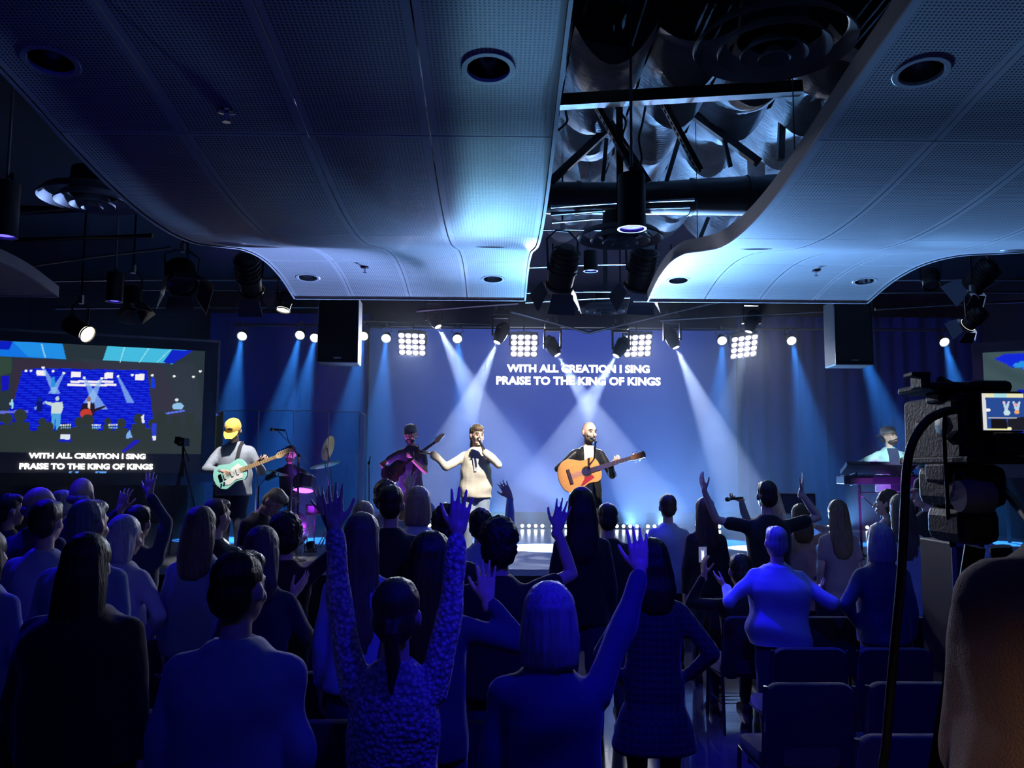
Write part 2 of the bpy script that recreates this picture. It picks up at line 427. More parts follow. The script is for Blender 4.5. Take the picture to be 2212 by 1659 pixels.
# ================================================================ CEILING CLOUDS
PROF = np.array([(1.2, 3.86), (1.9, 3.90), (2.5, 3.87), (3.11, 3.79), (3.73, 3.705), (4.2, 3.625), (4.74, 3.555), (5.2, 3.53), (5.6, 3.54),
                 (5.93, 3.575), (6.5, 3.69), (7.2, 3.84), (7.75, 3.90), (8.4, 3.88), (9.0, 3.78)])
def prof(y):
    x, z = PROF[:, 0], PROF[:, 1]
    i = int(np.clip(np.searchsorted(x, y) - 1, 0, len(x) - 2))
    m = np.gradient(z, x); h = x[i + 1] - x[i]; t = (y - x[i]) / h
    return (2 * t**3 - 3 * t**2 + 1) * z[i] + (t**3 - 2 * t**2 + t) * h * m[i] + (-2 * t**3 + 3 * t**2) * z[i + 1] + (t**3 - t**2) * h * m[i + 1]
def perf_material():
    m = bpy.data.materials.new('perforated_white_metal'); m.use_nodes = True; nt = m.node_tree; b = nt.nodes['Principled BSDF']
    b.inputs['Roughness'].default_value = 0.45
    uv = nt.nodes.new('ShaderNodeUVMap'); sp = nt.nodes.new('ShaderNodeSeparateXYZ'); nt.links.new(uv.outputs[0], sp.inputs[0])
    outs = []
    for ax, pitch in ((0, 0.0185), (1, 0.0185)):
        mu = nt.nodes.new('ShaderNodeMath'); mu.operation = 'MULTIPLY'; mu.inputs[1].default_value = 2 * math.pi / pitch
        nt.links.new(sp.outputs[ax], mu.inputs[0])
        sn = nt.nodes.new('ShaderNodeMath'); sn.operation = 'SINE'; nt.links.new(mu.outputs[0], sn.inputs[0]); outs.append(sn)
    ad = nt.nodes.new('ShaderNodeMath'); ad.operation = 'ADD'
    nt.links.new(outs[0].outputs[0], ad.inputs[0]); nt.links.new(outs[1].outputs[0], ad.inputs[1])
    cr = nt.nodes.new('ShaderNodeValToRGB'); cr.color_ramp.elements[0].position = 0.60; cr.color_ramp.elements[1].position = 0.72
    cr.color_ramp.elements[0].color = (0.70, 0.72, 0.76, 1); cr.color_ramp.elements[1].color = (0.05, 0.05, 0.07, 1)
    ma = nt.nodes.new('ShaderNodeMapRange'); ma.inputs[1].default_value = -2; ma.inputs[2].default_value = 2
    nt.links.new(ad.outputs[0], ma.inputs[0]); nt.links.new(ma.outputs[0], cr.inputs[0]); nt.links.new(cr.outputs[0], b.inputs['Base Color'])
    return m
m_perf = perf_material()
m_panel = mat('white_panel_metal', (0.74, 0.76, 0.80), rough=0.4, bump=0.02, bscale=20)
m_fascia = mat('grey_fascia', (0.34, 0.36, 0.42), rough=0.55, bump=0.03, bscale=30)
m_reflector = mat('bright_reflector', (0.7, 0.7, 0.75), rough=0.18, metal=1.0, bump=0.02, bscale=12)
m_lampglass = mat('unlit_lamp_glass', (0.6, 0.6, 0.6), rough=0.2, bump=0.02)
SECT = [1.2, 4.12, 5.62, 7.85, 9.0]
def surf_hit(px, py, ylo, yhi):
    best = None
    for y in np.linspace(ylo, yhi, 400):
        p = pt(px, py, y); e = abs(p.z - prof(y))
        if best is None or e < best[0]: best = (e, p.x, y)
    return best[1], best[2]
def cloud(x0, x1, label, lamps, sprinks, nacross=4, fascia=m_fascia, lip=None):
    root = empty('ceiling_cloud', ((x0 + x1) / 2, 5.0, prof(5.0)), label, 'ceiling panel')
    w = (x1 - x0) / nacross
    lamp_pos = [(*surf_hit(px, py, a, b), r) for px, py, a, b, r in lamps]
    for i in range(nacross):
        for j in range(len(SECT) - 1):
            xa, xb, ya, yb = x0 + i * w + 0.004, x0 + (i + 1) * w - 0.004, SECT[j] + 0.003, SECT[j + 1] - 0.003
            hl = [l for l in lamp_pos if xa - 0.1 < l[0] < xb + 0.1 and ya - 0.1 < l[1] < yb + 0.1]
            nx = 28 if hl else 6; ny = int((yb - ya) / (0.022 if hl else 0.075)) + 2
            xs = np.concatenate([[xa, xa + 0.03], np.linspace(xa + 0.03, xb - 0.03, nx)[1:-1], [xb - 0.03, xb]])
            ys = np.concatenate([[ya, ya + 0.02], np.linspace(ya + 0.02, yb - 0.02, ny)[1:-1], [yb - 0.02, yb]])
            zs = np.array([prof(y) for y in ys])
            vs, fs, mi, keep = [], [], [], {}
            N = len(xs)
            for layer in (0, 0.012):
                for y, z in zip(ys, zs):
                    for x in xs: vs.append((x, y, z + layer))
            off = len(xs) * len(ys)
            def hole(a, b):
                cx, cyy = (xs[a] + xs[a + 1]) / 2, (ys[b] + ys[b + 1]) / 2
                return any((cx - l[0]) ** 2 + (cyy - l[1]) ** 2 < (l[2] * 0.97) ** 2 for l in hl)
            for b in range(len(ys) - 1):
                for a in range(N - 1):
                    if hl and hole(a, b): continue
                    q = b * N + a
                    edge = a == 0 or a == N - 2 or b == 0 or b == len(ys) - 2
                    fs.append((q, q + N, q + N + 1, q + 1)); mi.append(1 if edge else 0)
                    fs.append((off + q, off + q + 1, off + q + N + 1, off + q + N)); mi.append(1)
            for b in range(len(ys) - 1):
                for a in (0, N - 1):
                    q = b * N + a; fs.append((q, q + N, q + N + off, q + off)); mi.append(1)
            for a in range(N - 1):
                for b in (0, len(ys) - 1):
                    q = b * N + a; fs.append((q, q + 1, q + 1 + off, q + off)); mi.append(1)
            me = bpy.data.meshes.new('panel'); me.from_pydata(vs, [], fs); me.update()
            me.materials.append(m_perf); me.materials.append(m_panel)
            me.polygons.foreach_set('material_index', mi); me.polygons.foreach_set('use_smooth', [True] * len(fs))
            me.set_sharp_from_angle(angle=math.radians(40))
            uvl = me.uv_layers.new(name='UVMap')
            li = np.empty(len(me.loops), int); me.loops.foreach_get('vertex_index', li)
            va = np.array(vs); uvl.data.foreach_set('uv', va[li][:, :2].ravel())
            put_o = bpy.data.objects.new('panel', me); COL.objects.link(put_o); put(put_o, root)
    ys = np.linspace(SECT[0], SECT[-1], 80)
    for name, x, s in (('side_band', x0, -1), ('side_band', x1, 1)):
        rg = [[(x + s * dx, y, prof(y) + dz) for dx, dz in ((0, -0.008), (0.014, -0.008), (0.014, 0.105), (0, 0.105))] for y in ys]
        put(MB().rings(rg).build(name, fascia), root)
        rg = [[(x + s * dx, y, prof(y) + dz) for dx, dz in ((0.0, -0.012), (0.018, -0.012), (0.018, 0.0), (0.0, 0.0))] for y in ys]
        put(MB().rings(rg).build('edge_bead', m_panel), root)
    la, lb = (x0, x1) if lip is None else lip
    put(MB().box(((la + lb) / 2, 9.008, prof(9.0) + 0.004), (lb - la, 0.018, 0.03)).build('end_lip', m_panel, smooth=False), root)
    for x in np.linspace(x0 + 0.3, x1 - 0.3, 2):
        for y in (3.0, 5.3, 8.0):
            put(MB().tube([(x, y, prof(y)), (x, y, 5.95)], 0.004, n=5).build('hanger_wire', m_steel), root)
    for (lx, ly, r) in lamp_pos:
        dz = (prof(ly + 0.05) - prof(ly - 0.05)) / 0.1
        R = Vector((0, dz, -1)).to_track_quat('-Z', 'Y').to_matrix(); c = Vector((lx, ly, prof(ly) - 0.001))
        d = put(MB().lathe([(r * 0.86, 0.012), (r * 0.90, -0.002), (r * 1.12, -0.002), (r * 1.16, 0.002)], c, R, 28).build('downlight_trim', m_panel), root)
        c2 = MB().lathe([(r * 0.88, 0.004), (r * 0.86, 0.05), (r * 0.7, 0.12), (r * 0.45, 0.17), (0.001, 0.18)], c, R, 28).build('reflector', m_reflector); put(c2, root)
        c3 = MB().ell(c + R @ Vector((0, 0, 0.13)), (0.028, 0.028, 0.04)).build('lamp_bulb', m_lampglass); put(c3, root)
    for (sx, sy, a, b) in sprinks:
        lx, ly = surf_hit(sx, sy, a, b); c = (lx, ly, prof(ly))
        put(MB().lathe([(0.001, 0), (0.042, 0), (0.04, -0.008), (0.012, -0.014), (0.009, -0.045), (0.001, -0.045)], c, n=16)
            .lathe([(0.001, -0.05), (0.02, -0.05), (0.02, -0.054), (0.001, -0.054)], c, n=12).build('sprinkler_head', m_chrome), root)
    return root
CX0, CX1 = -448 / FPX * 9, 52 / FPX * 9
cloud(CX0, CX1, 'wide pale perforated ceiling cloud whose end hangs by the singer side', 
      [(110, 134, 3.2, 4.6, 0.105), (1055, 150, 3.2, 4.6, 0.105), (495, 526, 5.3, 6.3, 0.105), (1062, 535, 5.3, 6.3, 0.105), (665, 600, 8.0, 8.9, 0.105), (1065, 603, 8.0, 8.9, 0.105)],
      [(490, 240, 3.3, 4.6), (788, 577, 7.6, 8.5)], fascia=m_panel)
RX0, RX1 = 325 / FPX * 9, 806 / FPX * 9
cloud(RX0, RX1, 'pale perforated ceiling cloud with a dark side band above the keyboard side',
      [(1990, 157, 3.2, 4.6, 0.105), (1633, 538, 5.3, 6.3, 0.105), (2200, 541, 5.3, 6.3, 0.105), (1465, 606, 8.0, 8.9, 0.105), (1868, 608, 8.0, 8.9, 0.105)],
      [(1763, 584, 7.6, 8.6)], lip=(RX0 - 0.16, RX1))
cloud(-4.69 - 2.4, -4.69, 'far pale ceiling cloud tip over the projection screen by the drums', [], [], fascia=m_panel)

# round concentric ceiling vents
m_vent = mat('vent_grey', (0.16, 0.165, 0.19), rough=0.5, bump=0.03)
def vent(c, R, label):
    root = empty('round_vent', c, label, 'vent')
    for k, rr in enumerate((1.0, 0.70, 0.42, 0.2)):
        MB().lathe([(R * rr, -0.02 * k), (R * rr * 0.985, -0.02 * k - 0.012), (R * (rr - 0.11), 0.045 - 0.02 * k), (R * (rr - 0.13) + 0.001, 0.05 - 0.02 * k)], n=48).build('cone_ring', m_vent, root)
    MB().lathe([(R * 0.45, 0.03), (R * 0.40, 0.22), (0.001, 0.22)], n=32).build('neck', m_dsteel, root)
    MB().tube([(0, 0, 0.2), (0, 0, 5.9 - c[2])], 0.03, n=10).build('drop_pipe', m_dsteel, root)
vent(ptz(1672, 98, 3.98), 0.375, 'big round vent beside the dark side band of the cloud')
vent(ptz(200, 430, 3.95), 0.375, 'round vent at the outer edge of the wide cloud')
vent(ptz(1340, 514, 4.0), 0.375, 'round vent under the blue pendant lamp')
vent(ptz(1308, 669, 4.15), 0.375, 'round vent over the stage front above the lyrics')
# ================================================================ LIGHTING FIXTURES
m_lens_white = mat('lit_lens_white', (0.9, 0.9, 0.9), emit=(0.93, 0.97, 1.0), estr=14.0)
m_lens_par = mat('lit_lens_par', (0.9, 0.9, 0.9), emit=(0.80, 1.0, 0.97), estr=9.0)
m_lens_warm = mat('lit_lens_warm', (0.9, 0.9, 0.85), emit=(1.0, 0.93, 0.72), estr=6.0)
m_lens_blue = mat('lit_lens_blue', (0.1, 0.1, 0.9), emit=(0.08, 0.06, 1.0), estr=4.0)
m_bulb = mat('lit_blinder_bulb', (0.9, 0.9, 0.9), emit=(0.97, 0.95, 1.0), estr=W_BLIND)
m_glass_dark = mat('dark_lens_glass', (0.05, 0.05, 0.09), rough=0.08, bump=0.02)
m_fix = mat('fixture_black', (0.018, 0.018, 0.024), rough=0.42, bump=0.06, bscale=70)
m_door = mat('barn_door_metal', (0.10, 0.10, 0.14), rough=0.4, metal=0.5, bump=0.04)

def moving_head(px, py, Y, tx, ty, tY, label, watts=W_BEAM, half=9.5, color=(0.58, 0.70, 1.0), lens=None):
    L = pt(px, py, Y); T = pt(tx, ty, tY); d = (T - L).normalized(); R = aim(d)
    C = L - d * 0.19; top = C + Vector((0, 0, 0.42))
    root = empty('moving_head_light', top, label, 'stage light')
    hd = MB().lathe([(0.001, 0.21), (0.07, 0.20), (0.105, 0.12), (0.115, 0.0), (0.10, -0.10), (0.075, -0.165), (0.062, -0.185), (0.062, -0.165), (0.001, -0.16)], C, R, 20).build('head', m_fix); put(hd, root)
    rib = MB()
    for z in (0.06, 0.09, 0.12): rib.lathe([(0.108, z - 0.008), (0.12, z - 0.008), (0.12, z + 0.008), (0.108, z + 0.008)], C, R, 20, cap=False)
    put(rib.build('cooling_fins', m_fix), root)
    ln = MB().lathe([(0.001, -0.178), (0.055, -0.176), (0.058, -0.168)], C, R, 20).build('lens', lens or m_lens_white); put(ln, root)
    yk = MB(); ax = Vector((1, 0, 0))
    for s in (-1, 1):
        yk.box(C + ax * s * 0.142 + Vector((0, 0, 0.13)), (0.03, 0.09, 0.32))
        yk.tube([C + ax * s * 0.10, C + ax * s * 0.15], 0.03, n=10)
    yk.box(C + Vector((0, 0, 0.29)), (0.31, 0.10, 0.04))
    put(yk.build('yoke', m_fix, smooth=False), root)
    put(MB().box(C + Vector((0, 0, 0.36)), (0.27, 0.22, 0.09)).build('base', m_fix, smooth=False, bevel=0.012), root)
    hk = MB()
    for s in (-1, 1): hk.tube([C + Vector((s * 0.08, 0, 0.40)), C + Vector((s * 0.08, 0, 0.47)), C + Vector((s * 0.08, 0.03, 0.50))], 0.012, n=6)
    put(hk.build('clamp', m_steel), root)
    put(MB().tube([C + Vector((0, 0, 0.40)), (C.x, C.y, 5.92)], 0.012, n=6).build('drop_rod', m_dsteel), root)
    if watts: spot('beam', L + d * 0.02, T, watts, color, half, 0.25, 0.03, root)
    return root
BT = 1185
moving_head(947, 707, 15.0, 1190, BT, 13.6, 'black moving head throwing a white beam from beside the hanging loudspeaker')
moving_head(1073, 741, 14.6, 878, BT, 13.4, 'black moving head throwing a white beam across the woman singer')
moving_head(1205, 768, 14.6, 1458, BT, 13.6, 'black moving head under the lyrics, beam crossing towards the keyboards')
moving_head(1330, 770, 14.6, 1092, BT, 13.6, 'black moving head under the lyrics, beam crossing towards the drums')
moving_head(1461, 752, 14.6, 1655, BT, 13.6, 'black moving head aiming its beam at the curtain side')
moving_head(1617, 718, 14.0, 1490, BT, 13.6, 'black moving head over the four by four lamp panel beside the curtain', watts=W_BEAM * 0.18, color=(0.6, 0.75, 1.0))

def par_light(px, py, Y, bx, by, label):
    L = pt(px, py, Y); T = pt(bx, by, Y - 0.9); d = (T - L).normalized(); R = aim(Vector((d.x * 0.4, -0.85, -0.55)))
    root = empty('par_light', L + Vector((0, 0, 0.2)), label, 'stage light', 'small par lamps on the rear pipe')
    put(MB().lathe([(0.001, 0.20), (0.06, 0.19), (0.085, 0.12), (0.095, 0.0), (0.10, -0.015), (0.10, 0.0), (0.085, 0.01)], L, R, 18).build('can', m_fix), root)
    put(MB().lathe([(0.001, -0.012), (0.06, -0.010), (0.088, 0.0)], L, R, 18).build('lens', m_lens_par), root)
    yk = MB().tube([L + R @ Vector((-0.11, 0, 0.06)), L + Vector((-0.12, 0.05, 0.16)), L + Vector((-0.08, 0.06, 0.24)), L + Vector((0.08, 0.06, 0.24)), L + Vector((0.12, 0.05, 0.16)), L + R @ Vector((0.11, 0, 0.06))], 0.009, n=6)
    put(yk.build('yoke', m_fix), root)
    put(MB().box(L + Vector((0, 0.06, 0.27)), (0.04, 0.05, 0.07)).build('clamp', m_steel, smooth=False), root)
    spot('beam', L + R @ Vector((0, 0, -0.03)), T, W_PAR, (0.04, 0.30, 1.0), 9.5, 0.6, 0.04, root)
for i, (px, py, bx, by, lab) in enumerate((
        (523, 726, 497, 900, 'small par lamp alone at the pipe end by the projection screen frame'),
        (648, 724, 606, 900, 'first of the two par lamps paired beside the hanging loudspeaker'),
        (680, 730, 645, 900, 'par lamp half hidden behind the hanging loudspeaker by the drums'),
        (785, 726, 755, 900, 'par lamp just past the hanging loudspeaker by the drums'),
        (834, 731, 822, 900, 'par lamp next to the first four by four lamp panel'),
        (988, 732, 1006, 900, 'par lamp between two moving heads above the woman singer'),
        (1560, 736, 1552, 900, 'par lamp next to the last four by four lamp panel'),
        (1710, 736, 1742, 900, 'par lamp alone in front of the pleated curtain'),
        (1852, 738, 1915, 900, 'par lamp hidden behind the loudspeaker above the keyboards'),
        (2040, 739, 2082, 900, 'par lamp alone beside the keyboard-side projection screen'))):
    par_light(px, py, 16.9, bx, by, lab)

def blinder(px, py, Y, roll, label):
    c = pt(px, py, Y)
    R = Matrix.Rotation(math.radians(roll), 3, 'Y') @ Matrix.Rotation(math.radians(90 + 42), 3, 'X') @ Matrix.Identity(3)
    # local x right, local y up the panel, local -z ... faces the hall and down
    root = empty('blinder_light', c, label, 'stage light', 'four by four lamp panels')
    fr = MB()
    for k in range(5):
        o = (k - 2) * 0.130
        fr.box(c + R @ Vector((o, 0, 0.0)), (0.008, 0.53, 0.06), R); fr.box(c + R @ Vector((0, o, 0)), (0.53, 0.008, 0.06), R)
    fr.box(c + R @ Vector((0, 0, -0.05)), (0.53, 0.53, 0.04), R)
    put(fr.build('lamp_frame', mat('blinder_frame', (0.10, 0.09, 0.16), rough=0.5, bump=0.03), smooth=False), root)
    for i in range(4):
        for j in range(4):
            q = c + R @ Vector(((i - 1.5) * 0.130, (j - 1.5) * 0.130, 0.012))
            put(MB().lathe([(0.056, 0.0), (0.045, 0.012), (0.001, 0.02)], q, R, 14).build('lamp', m_bulb), root)
    yk = MB()
    for s in (-1, 1): yk.tube([c + R @ Vector((s * 0.275, 0, 0)), c + Vector((s * 0.275, 0.15, 0.25)), c + Vector((s * 0.1, 0.2, 0.30))], 0.012, n=6)
    yk.tube([c + Vector((-0.1, 0.2, 0.30)), c + Vector((0.1, 0.2, 0.30))], 0.012, n=6).tube([c + Vector((0, 0.2, 0.30)), (c.x, c.y + 0.2, 5.92)], 0.012, n=6)
    put(yk.build('yoke', m_fix), root)
    tgt = Vector((c.x * 0.55, 5.0, 1.5)); spot('lamp', c + (tgt - c).normalized() * 0.12, tgt, W_RIM, (0.78, 0.84, 1.0), 26, 0.7, 0.12, root)
blinder(890, 743, 16.4, 2, 'four by four white lamp panel nearest the drums')
blinder(1132, 746, 16.4, 0, 'four by four white lamp panel above the start of the lyrics')
blinder(1378, 746, 16.4, -3, 'four by four white lamp panel above the end of the lyrics')
blinder(1607, 748, 16.4, -8, 'four by four white lamp panel tilted beside the curtain')

def floodlight(c, d, label, r=0.13, L=0.3, doors=True, lens=m_glass_dark, hang=0.35, color=None, watts=0, target=None, half=12, name='floodlight'):
    c = Vector(c); d = Vector(d).normalized(); R = aim(d)
    root = empty(name, c + Vector((0, 0, hang)), label, 'stage light')
    put(MB().lathe([(0.001, L * 0.6), (r * 0.6, L * 0.58), (r * 0.95, L * 0.4), (r, 0.0), (r * 0.95, -L * 0.4), (r * 1.05, -L * 0.42), (r * 1.05, -L * 0.36)], c, R, 20).build('housing', m_fix), root)
    put(MB().lathe([(0.001, -L * 0.37), (r * 0.7, -L * 0.36), (r * 0.98, -L * 0.33)], c, R, 20).build('lens', lens), root)
    fn = MB()
    for z in np.linspace(0.0, L * 0.45, 5): fn.lathe([(r * 0.96, z - 0.006), (r * 1.08, z - 0.006), (r * 1.08, z + 0.006), (r * 0.96, z + 0.006)], c, R, 20)
    put(fn.build('cooling_fins', m_fix), root)
    if doors:
        for a in range(4):
            Q = R @ Matrix.Rotation(a * math.pi / 2, 3, 'Z') @ Matrix.Rotation(math.radians(24), 3, 'X')
            base = c + R @ (Matrix.Rotation(a * math.pi / 2, 3, 'Z') @ Vector((0, r * 1.08, -L * 0.42)))
            ww = r * (1.0 if a % 2 else 0.8)
            mbq = MB(); P = [(-ww, 0), (ww, 0), (ww * 1.35, -r * 1.5), (-ww * 1.35, -r * 1.5)]
            mbq.add([base + Q @ Vector((x, z_, y)) for z_ in (0, 0.006) for x, y in P], [(0, 1, 2, 3), (7, 6, 5, 4), (0, 4, 5, 1), (1, 5, 6, 2), (2, 6, 7, 3), (3, 7, 4, 0)])
            put(mbq.build('barn_door', m_door, smooth=False), root)
    ax = d.cross(Vector((0, 0, 1))).normalized() if abs(d.z) < 0.95 else Vector((1, 0, 0))
    put(MB().tube([c + ax * r * 1.1, c + ax * r * 1.2 + Vector((0, 0, hang * 0.7)), c + ax * r * 0.5 + Vector((0, 0, hang * 0.9)), c - ax * r * 0.5 + Vector((0, 0, hang * 0.9)), c - ax * r * 1.2 + Vector((0, 0, hang * 0.7)), c - ax * r * 1.1], 0.011, n=6).build('yoke', m_fix), root)
    put(MB().box(c + Vector((0, 0, hang + 0.0)), (0.045, 0.05, 0.1)).build('clamp', m_steel, smooth=False), root)
    put(MB().tube([c + Vector((0, 0, hang)), (c.x, c.y, 5.92)], 0.011, n=6).build('drop_rod', m_dsteel), root)
    if watts: spot('lamp', c + d * (L * 0.45), target, watts, color, half, 0.5, 0.06, root)
    return root
FRONT = (1.0, 0.93, 0.84)
# lit front lamps aimed at the players
floodlight(pt(172, 712, 9.8), (0.84, -0.30, -0.45), 'black spotlight with a glowing warm lens over the projection screen by the drums', r=0.10, L=0.36, doors=False, lens=m_lens_warm,
           color=FRONT, watts=W_FRONT * 0.10, target=pt(172, 712, 9.8) + Vector((0.84, -0.30, -0.45)) * 5, half=14, name='spotlight')
floodlight(pt(615, 655, 9.6), (-0.1, -0.25, -0.9), 'small chrome-edged spotlight hanging from the corner of the wide cloud', r=0.075, L=0.24, doors=False, lens=m_lens_warm,
           color=FRONT, watts=W_FRONT * 0.12, target=pt(560, 1100, 8.95), half=7, name='spotlight')
floodlight(pt(2103, 690, 9.6), (-0.20, 0.75, -0.45), 'spotlight with a bright lens rim under the barn doors on the keyboard side', r=0.09, L=0.28, doors=True, lens=m_lens_warm,
           color=(0.7, 0.9, 1.0), watts=W_FRONT * 1.6, target=pt(1925, 990, 13.1), half=6, name='spotlight')
floodlight(pt(538, 600, 9.6), (-0.05, 0.75, -0.65), 'dark tubular spotlight with barn doors under the wide cloud', r=0.13, L=0.5, doors=True,
           color=FRONT, watts=W_FRONT * 0.8, target=pt(530, 1000, 10.9), half=16, name='spotlight')
floodlight(pt(2118, 600, 9.8), (-0.30, 0.72, -0.60), 'dark floodlight with angled barn doors on the keyboard-side pipe', r=0.13, L=0.36)
floodlight(pt(1215, 585, 9.3), (-0.15, 0.60, -0.80), 'big hanging floodlight with black skirt next to the wide cloud', r=0.15, L=0.5, hang=0.5,
           color=FRONT, watts=W_FRONT * 1.3, target=pt(1035, 1035, 11.25), half=14)
floodlight(pt(1385, 585, 9.3), (-0.10, 0.60, -0.80), 'big hanging floodlight with black skirt next to the cloud lip', r=0.15, L=0.5, hang=0.5,
           color=FRONT, watts=W_FRONT * 1.3, target=pt(1275, 1035, 11.1), half=14)
# unlit ones
floodlight(pt(392, 600, 9.7), (0.35, -0.55, -0.75), 'big dark floodlight with flat barn doors beside the wide cloud', r=0.16, L=0.34)
floodlight(pt(285, 645, 9.9), (0.30, -0.2, -0.9), 'small dark floodlight tilted down by the blue pendant lamp', r=0.10, L=0.26)
floodlight(pt(400, 668, 11.2), (0.2, -0.7, -0.6), 'little dark floodlight under the lighting pipe by the barn doors', r=0.06, L=0.18, doors=False)
floodlight(pt(2010, 605, 10.4), (-0.1, -0.4, -0.8), 'dark coiled-cable floodlight beside the keyboard-side cloud', r=0.10, L=0.24, doors=False)

# pendant downlights with deep blue lamps that wash the hall
def pendant(px, py, Y, r, h, label, watts, target, half=42):
    c = pt(px, py, Y)
    root = empty('pendant_downlight', c, label, 'pendant lamp')
    put(MB().lathe([(0.001, h), (r * 0.94, h), (r, h - 0.02), (r, 0.015), (r * 1.06, 0.0), (r * 0.9, 0.0), (r * 0.88, 0.03)], c, n=24).build('can', m_fix), root)
    put(MB().lathe([(0.001, 0.012), (r * 0.6, 0.014), (r * 0.88, 0.022)], c, n=24).build('lens', m_lens_blue), root)
    put(MB().tube([c + Vector((0, 0, h)), c + Vector((0, 0, h + 0.06)), (c.x, c.y, 5.9)], [0.03, 0.012, 0.01], n=8).build('stem', m_steel), root)
    if watts: spot('lamp', c + Vector((0, 0, -0.03)), target, watts, (0.012, 0.002, 1.0), half, 0.6, 0.08, root)
pendant(1365, 495, 6.3, 0.105, 0.42, 'blue pendant downlight hanging in front of the dark air duct', W_BLUE * 1.7, (1.88, 6.05, 1.0), 15)
pendant(1276, 586, 9.0, 0.075, 0.22, 'small blue pendant downlight between the two big hanging floodlights', W_BLUE * 0.8, (0.7, 8.0, 0.5))
pendant(247, 652, 9.2, 0.085, 0.32, 'blue pendant downlight hanging over the crowd by the projection screen', W_BLUE * 0.8, (-3.9, 7.3, 0.5))
pendant(8, 512, 6.8, 0.10, 0.45, 'blue pendant downlight hanging at the hall edge', W_BLUE, (-3.3, 5.2, 0.6))
c_ = (1.75, 3.05, 3.95)
for (x, y, z, lab, tg, w) in ((0.80, 2.20, 3.5, 'blue pendant downlight above the near chairs by the aisle', (1.45, 4.7, 0.6), 0.8), (-0.4, 0.4, 3.7, 'blue pendant downlight above the back of the hall', (-1.3, 3.9, 0.9), 0.18)):
    root = empty('pendant_downlight', (x, y, z), lab, 'pendant lamp')
    MB().lathe([(0.001, 0.42), (0.10, 0.42), (0.105, 0.40), (0.105, 0.015), (0.112, 0.0), (0.095, 0.0), (0.093, 0.03)], n=24).build('can', m_fix, root)
    MB().lathe([(0.001, 0.012), (0.06, 0.014), (0.093, 0.022)], n=24).build('lens', m_lens_blue, root)
    MB().tube([(0, 0, 0.42), (0, 0, 5.9 - z)], 0.012, n=8).build('stem', m_steel, root)
    spot('lamp', (x, y, z - 0.03), tg, W_BLUE * w, (0.012, 0.002, 1.0), 54, 0.85, 0.08, root)

# footlight battens along the back of the deck, aimed out and up at the hall
m_foot = mat('lit_footlight_lens', (0.9, 0.9, 0.9), emit=(0.85, 0.95, 1.0), estr=16.0)
for k, x0 in enumerate((1128, 1193, 1258, 1328, 1393, 1062, 900, 965, 1500, 1765, 1845)):
    c = ptz(x0 + 21, 1141, STAGE_Z); root = empty('footlight_batten', (c.x, 17.75, STAGE_Z), 'low batten of four footlights on the deck under the LED wall', 'stage light', 'footlight battens under the LED wall')
    MB().box((0, 0.03, 0.055), (0.56, 0.10, 0.09)).build('housing', m_fix, root, smooth=False, bevel=0.01)
    for i in range(4):
        MB().lathe([(0.001, 0.012), (0.028, 0.008), (0.034, 0.0)], ((i - 1.5) * 0.137, -0.022, 0.065), Matrix.Rotation(math.radians(78), 3, 'X'), 12).build('lens', m_foot, root)
    aimed = {0: (-0.4, 9.2, 3.72, 0.8, (0.18, 0.46, 1.0), 7), 1: (2.0, 8.6, 3.8, 0.7, (0.18, 0.50, 1.0), 20), 9: (2.7, 3.1, 3.15, 3.5, (0.18, 0.46, 1.0), 5.0), 3: (2.6, 8.6, 3.8, 2.1, (0.18, 0.46, 1.0), 20), 4: (3.5, 8.3, 3.85, 1.9, (0.22, 0.44, 1.0), 20),
             5: (-0.3, 3.1, 2.95, 3.2, (0.24, 0.60, 0.95), 5.0), 7: (-0.6, 8.8, 3.78, 0.2, (0.30, 0.46, 1.0), 11), 8: (4.8, 6.0, 3.8, 0.9, (0.18, 0.48, 1.0), 18), 6: (-1.5, 3.1, 3.15, 3.5, (0.20, 0.42, 1.0), 5.0), 2: (-1.75, 8.8, 3.78, 8.0, (0.28, 0.44, 1.0), 7)}.get(k)
    if aimed: spot('lamp', (c.x, 17.6, STAGE_Z + 0.08), aimed[:3], W_FOOT * aimed[3], aimed[4], aimed[5], 0.8, 0.06, root)

# ---- hanging loudspeakers
m_grille = mat('speaker_grille', (0.010, 0.011, 0.016), rough=0.5, bump=0.6, bscale=260)
def speaker(xa, ya, xb, yb, Y, yaw, label):
    a, b = pt(xa, ya, Y), pt(xb, yb, Y); w, h = b.x - a.x, a.z - b.z
    root = empty('hanging_loudspeaker', ((a.x + b.x) / 2, Y + 0.2, b.z), label, 'loudspeaker', rot=yaw)
    MB().box((0, 0.02, h / 2), (w, 0.38, h)).build('cabinet', m_black, root, smooth=False, bevel=0.015)
    MB().box((0, -0.175, h / 2 + 0.01), (w * 0.93, 0.012, h * 0.93)).build('grille', m_grille, root, smooth=False, bevel=0.004)
    MB().box((0, -0.184, 0.055), (0.085, 0.006, 0.022)).build('badge', m_steel, root, smooth=False)
    ed = MB()
    for s in (-1, 1): ed.box((s * (w / 2 - 0.004), -0.172, h / 2), (0.008, 0.01, h))
    ed.box((0, -0.172, 0.004), (w, 0.01, 0.008))
    ed.build('edge_strip', m_steel, root, smooth=False)
    br = MB()
    for s in (-1, 1): br.tube([(s * w * 0.35, 0.05, h), (s * w * 0.3, 0.05, 5.9 - b.z)], 0.008, n=6)
    br.build('suspension_cable', m_steel, root)
speaker(686, 640, 770, 783, 10.1, math.radians(3), 'black hanging loudspeaker on the drum side of the stage')
speaker(1804, 645, 1891, 788, 10.1, math.radians(-2), 'black hanging loudspeaker on the keyboard side of the stage')

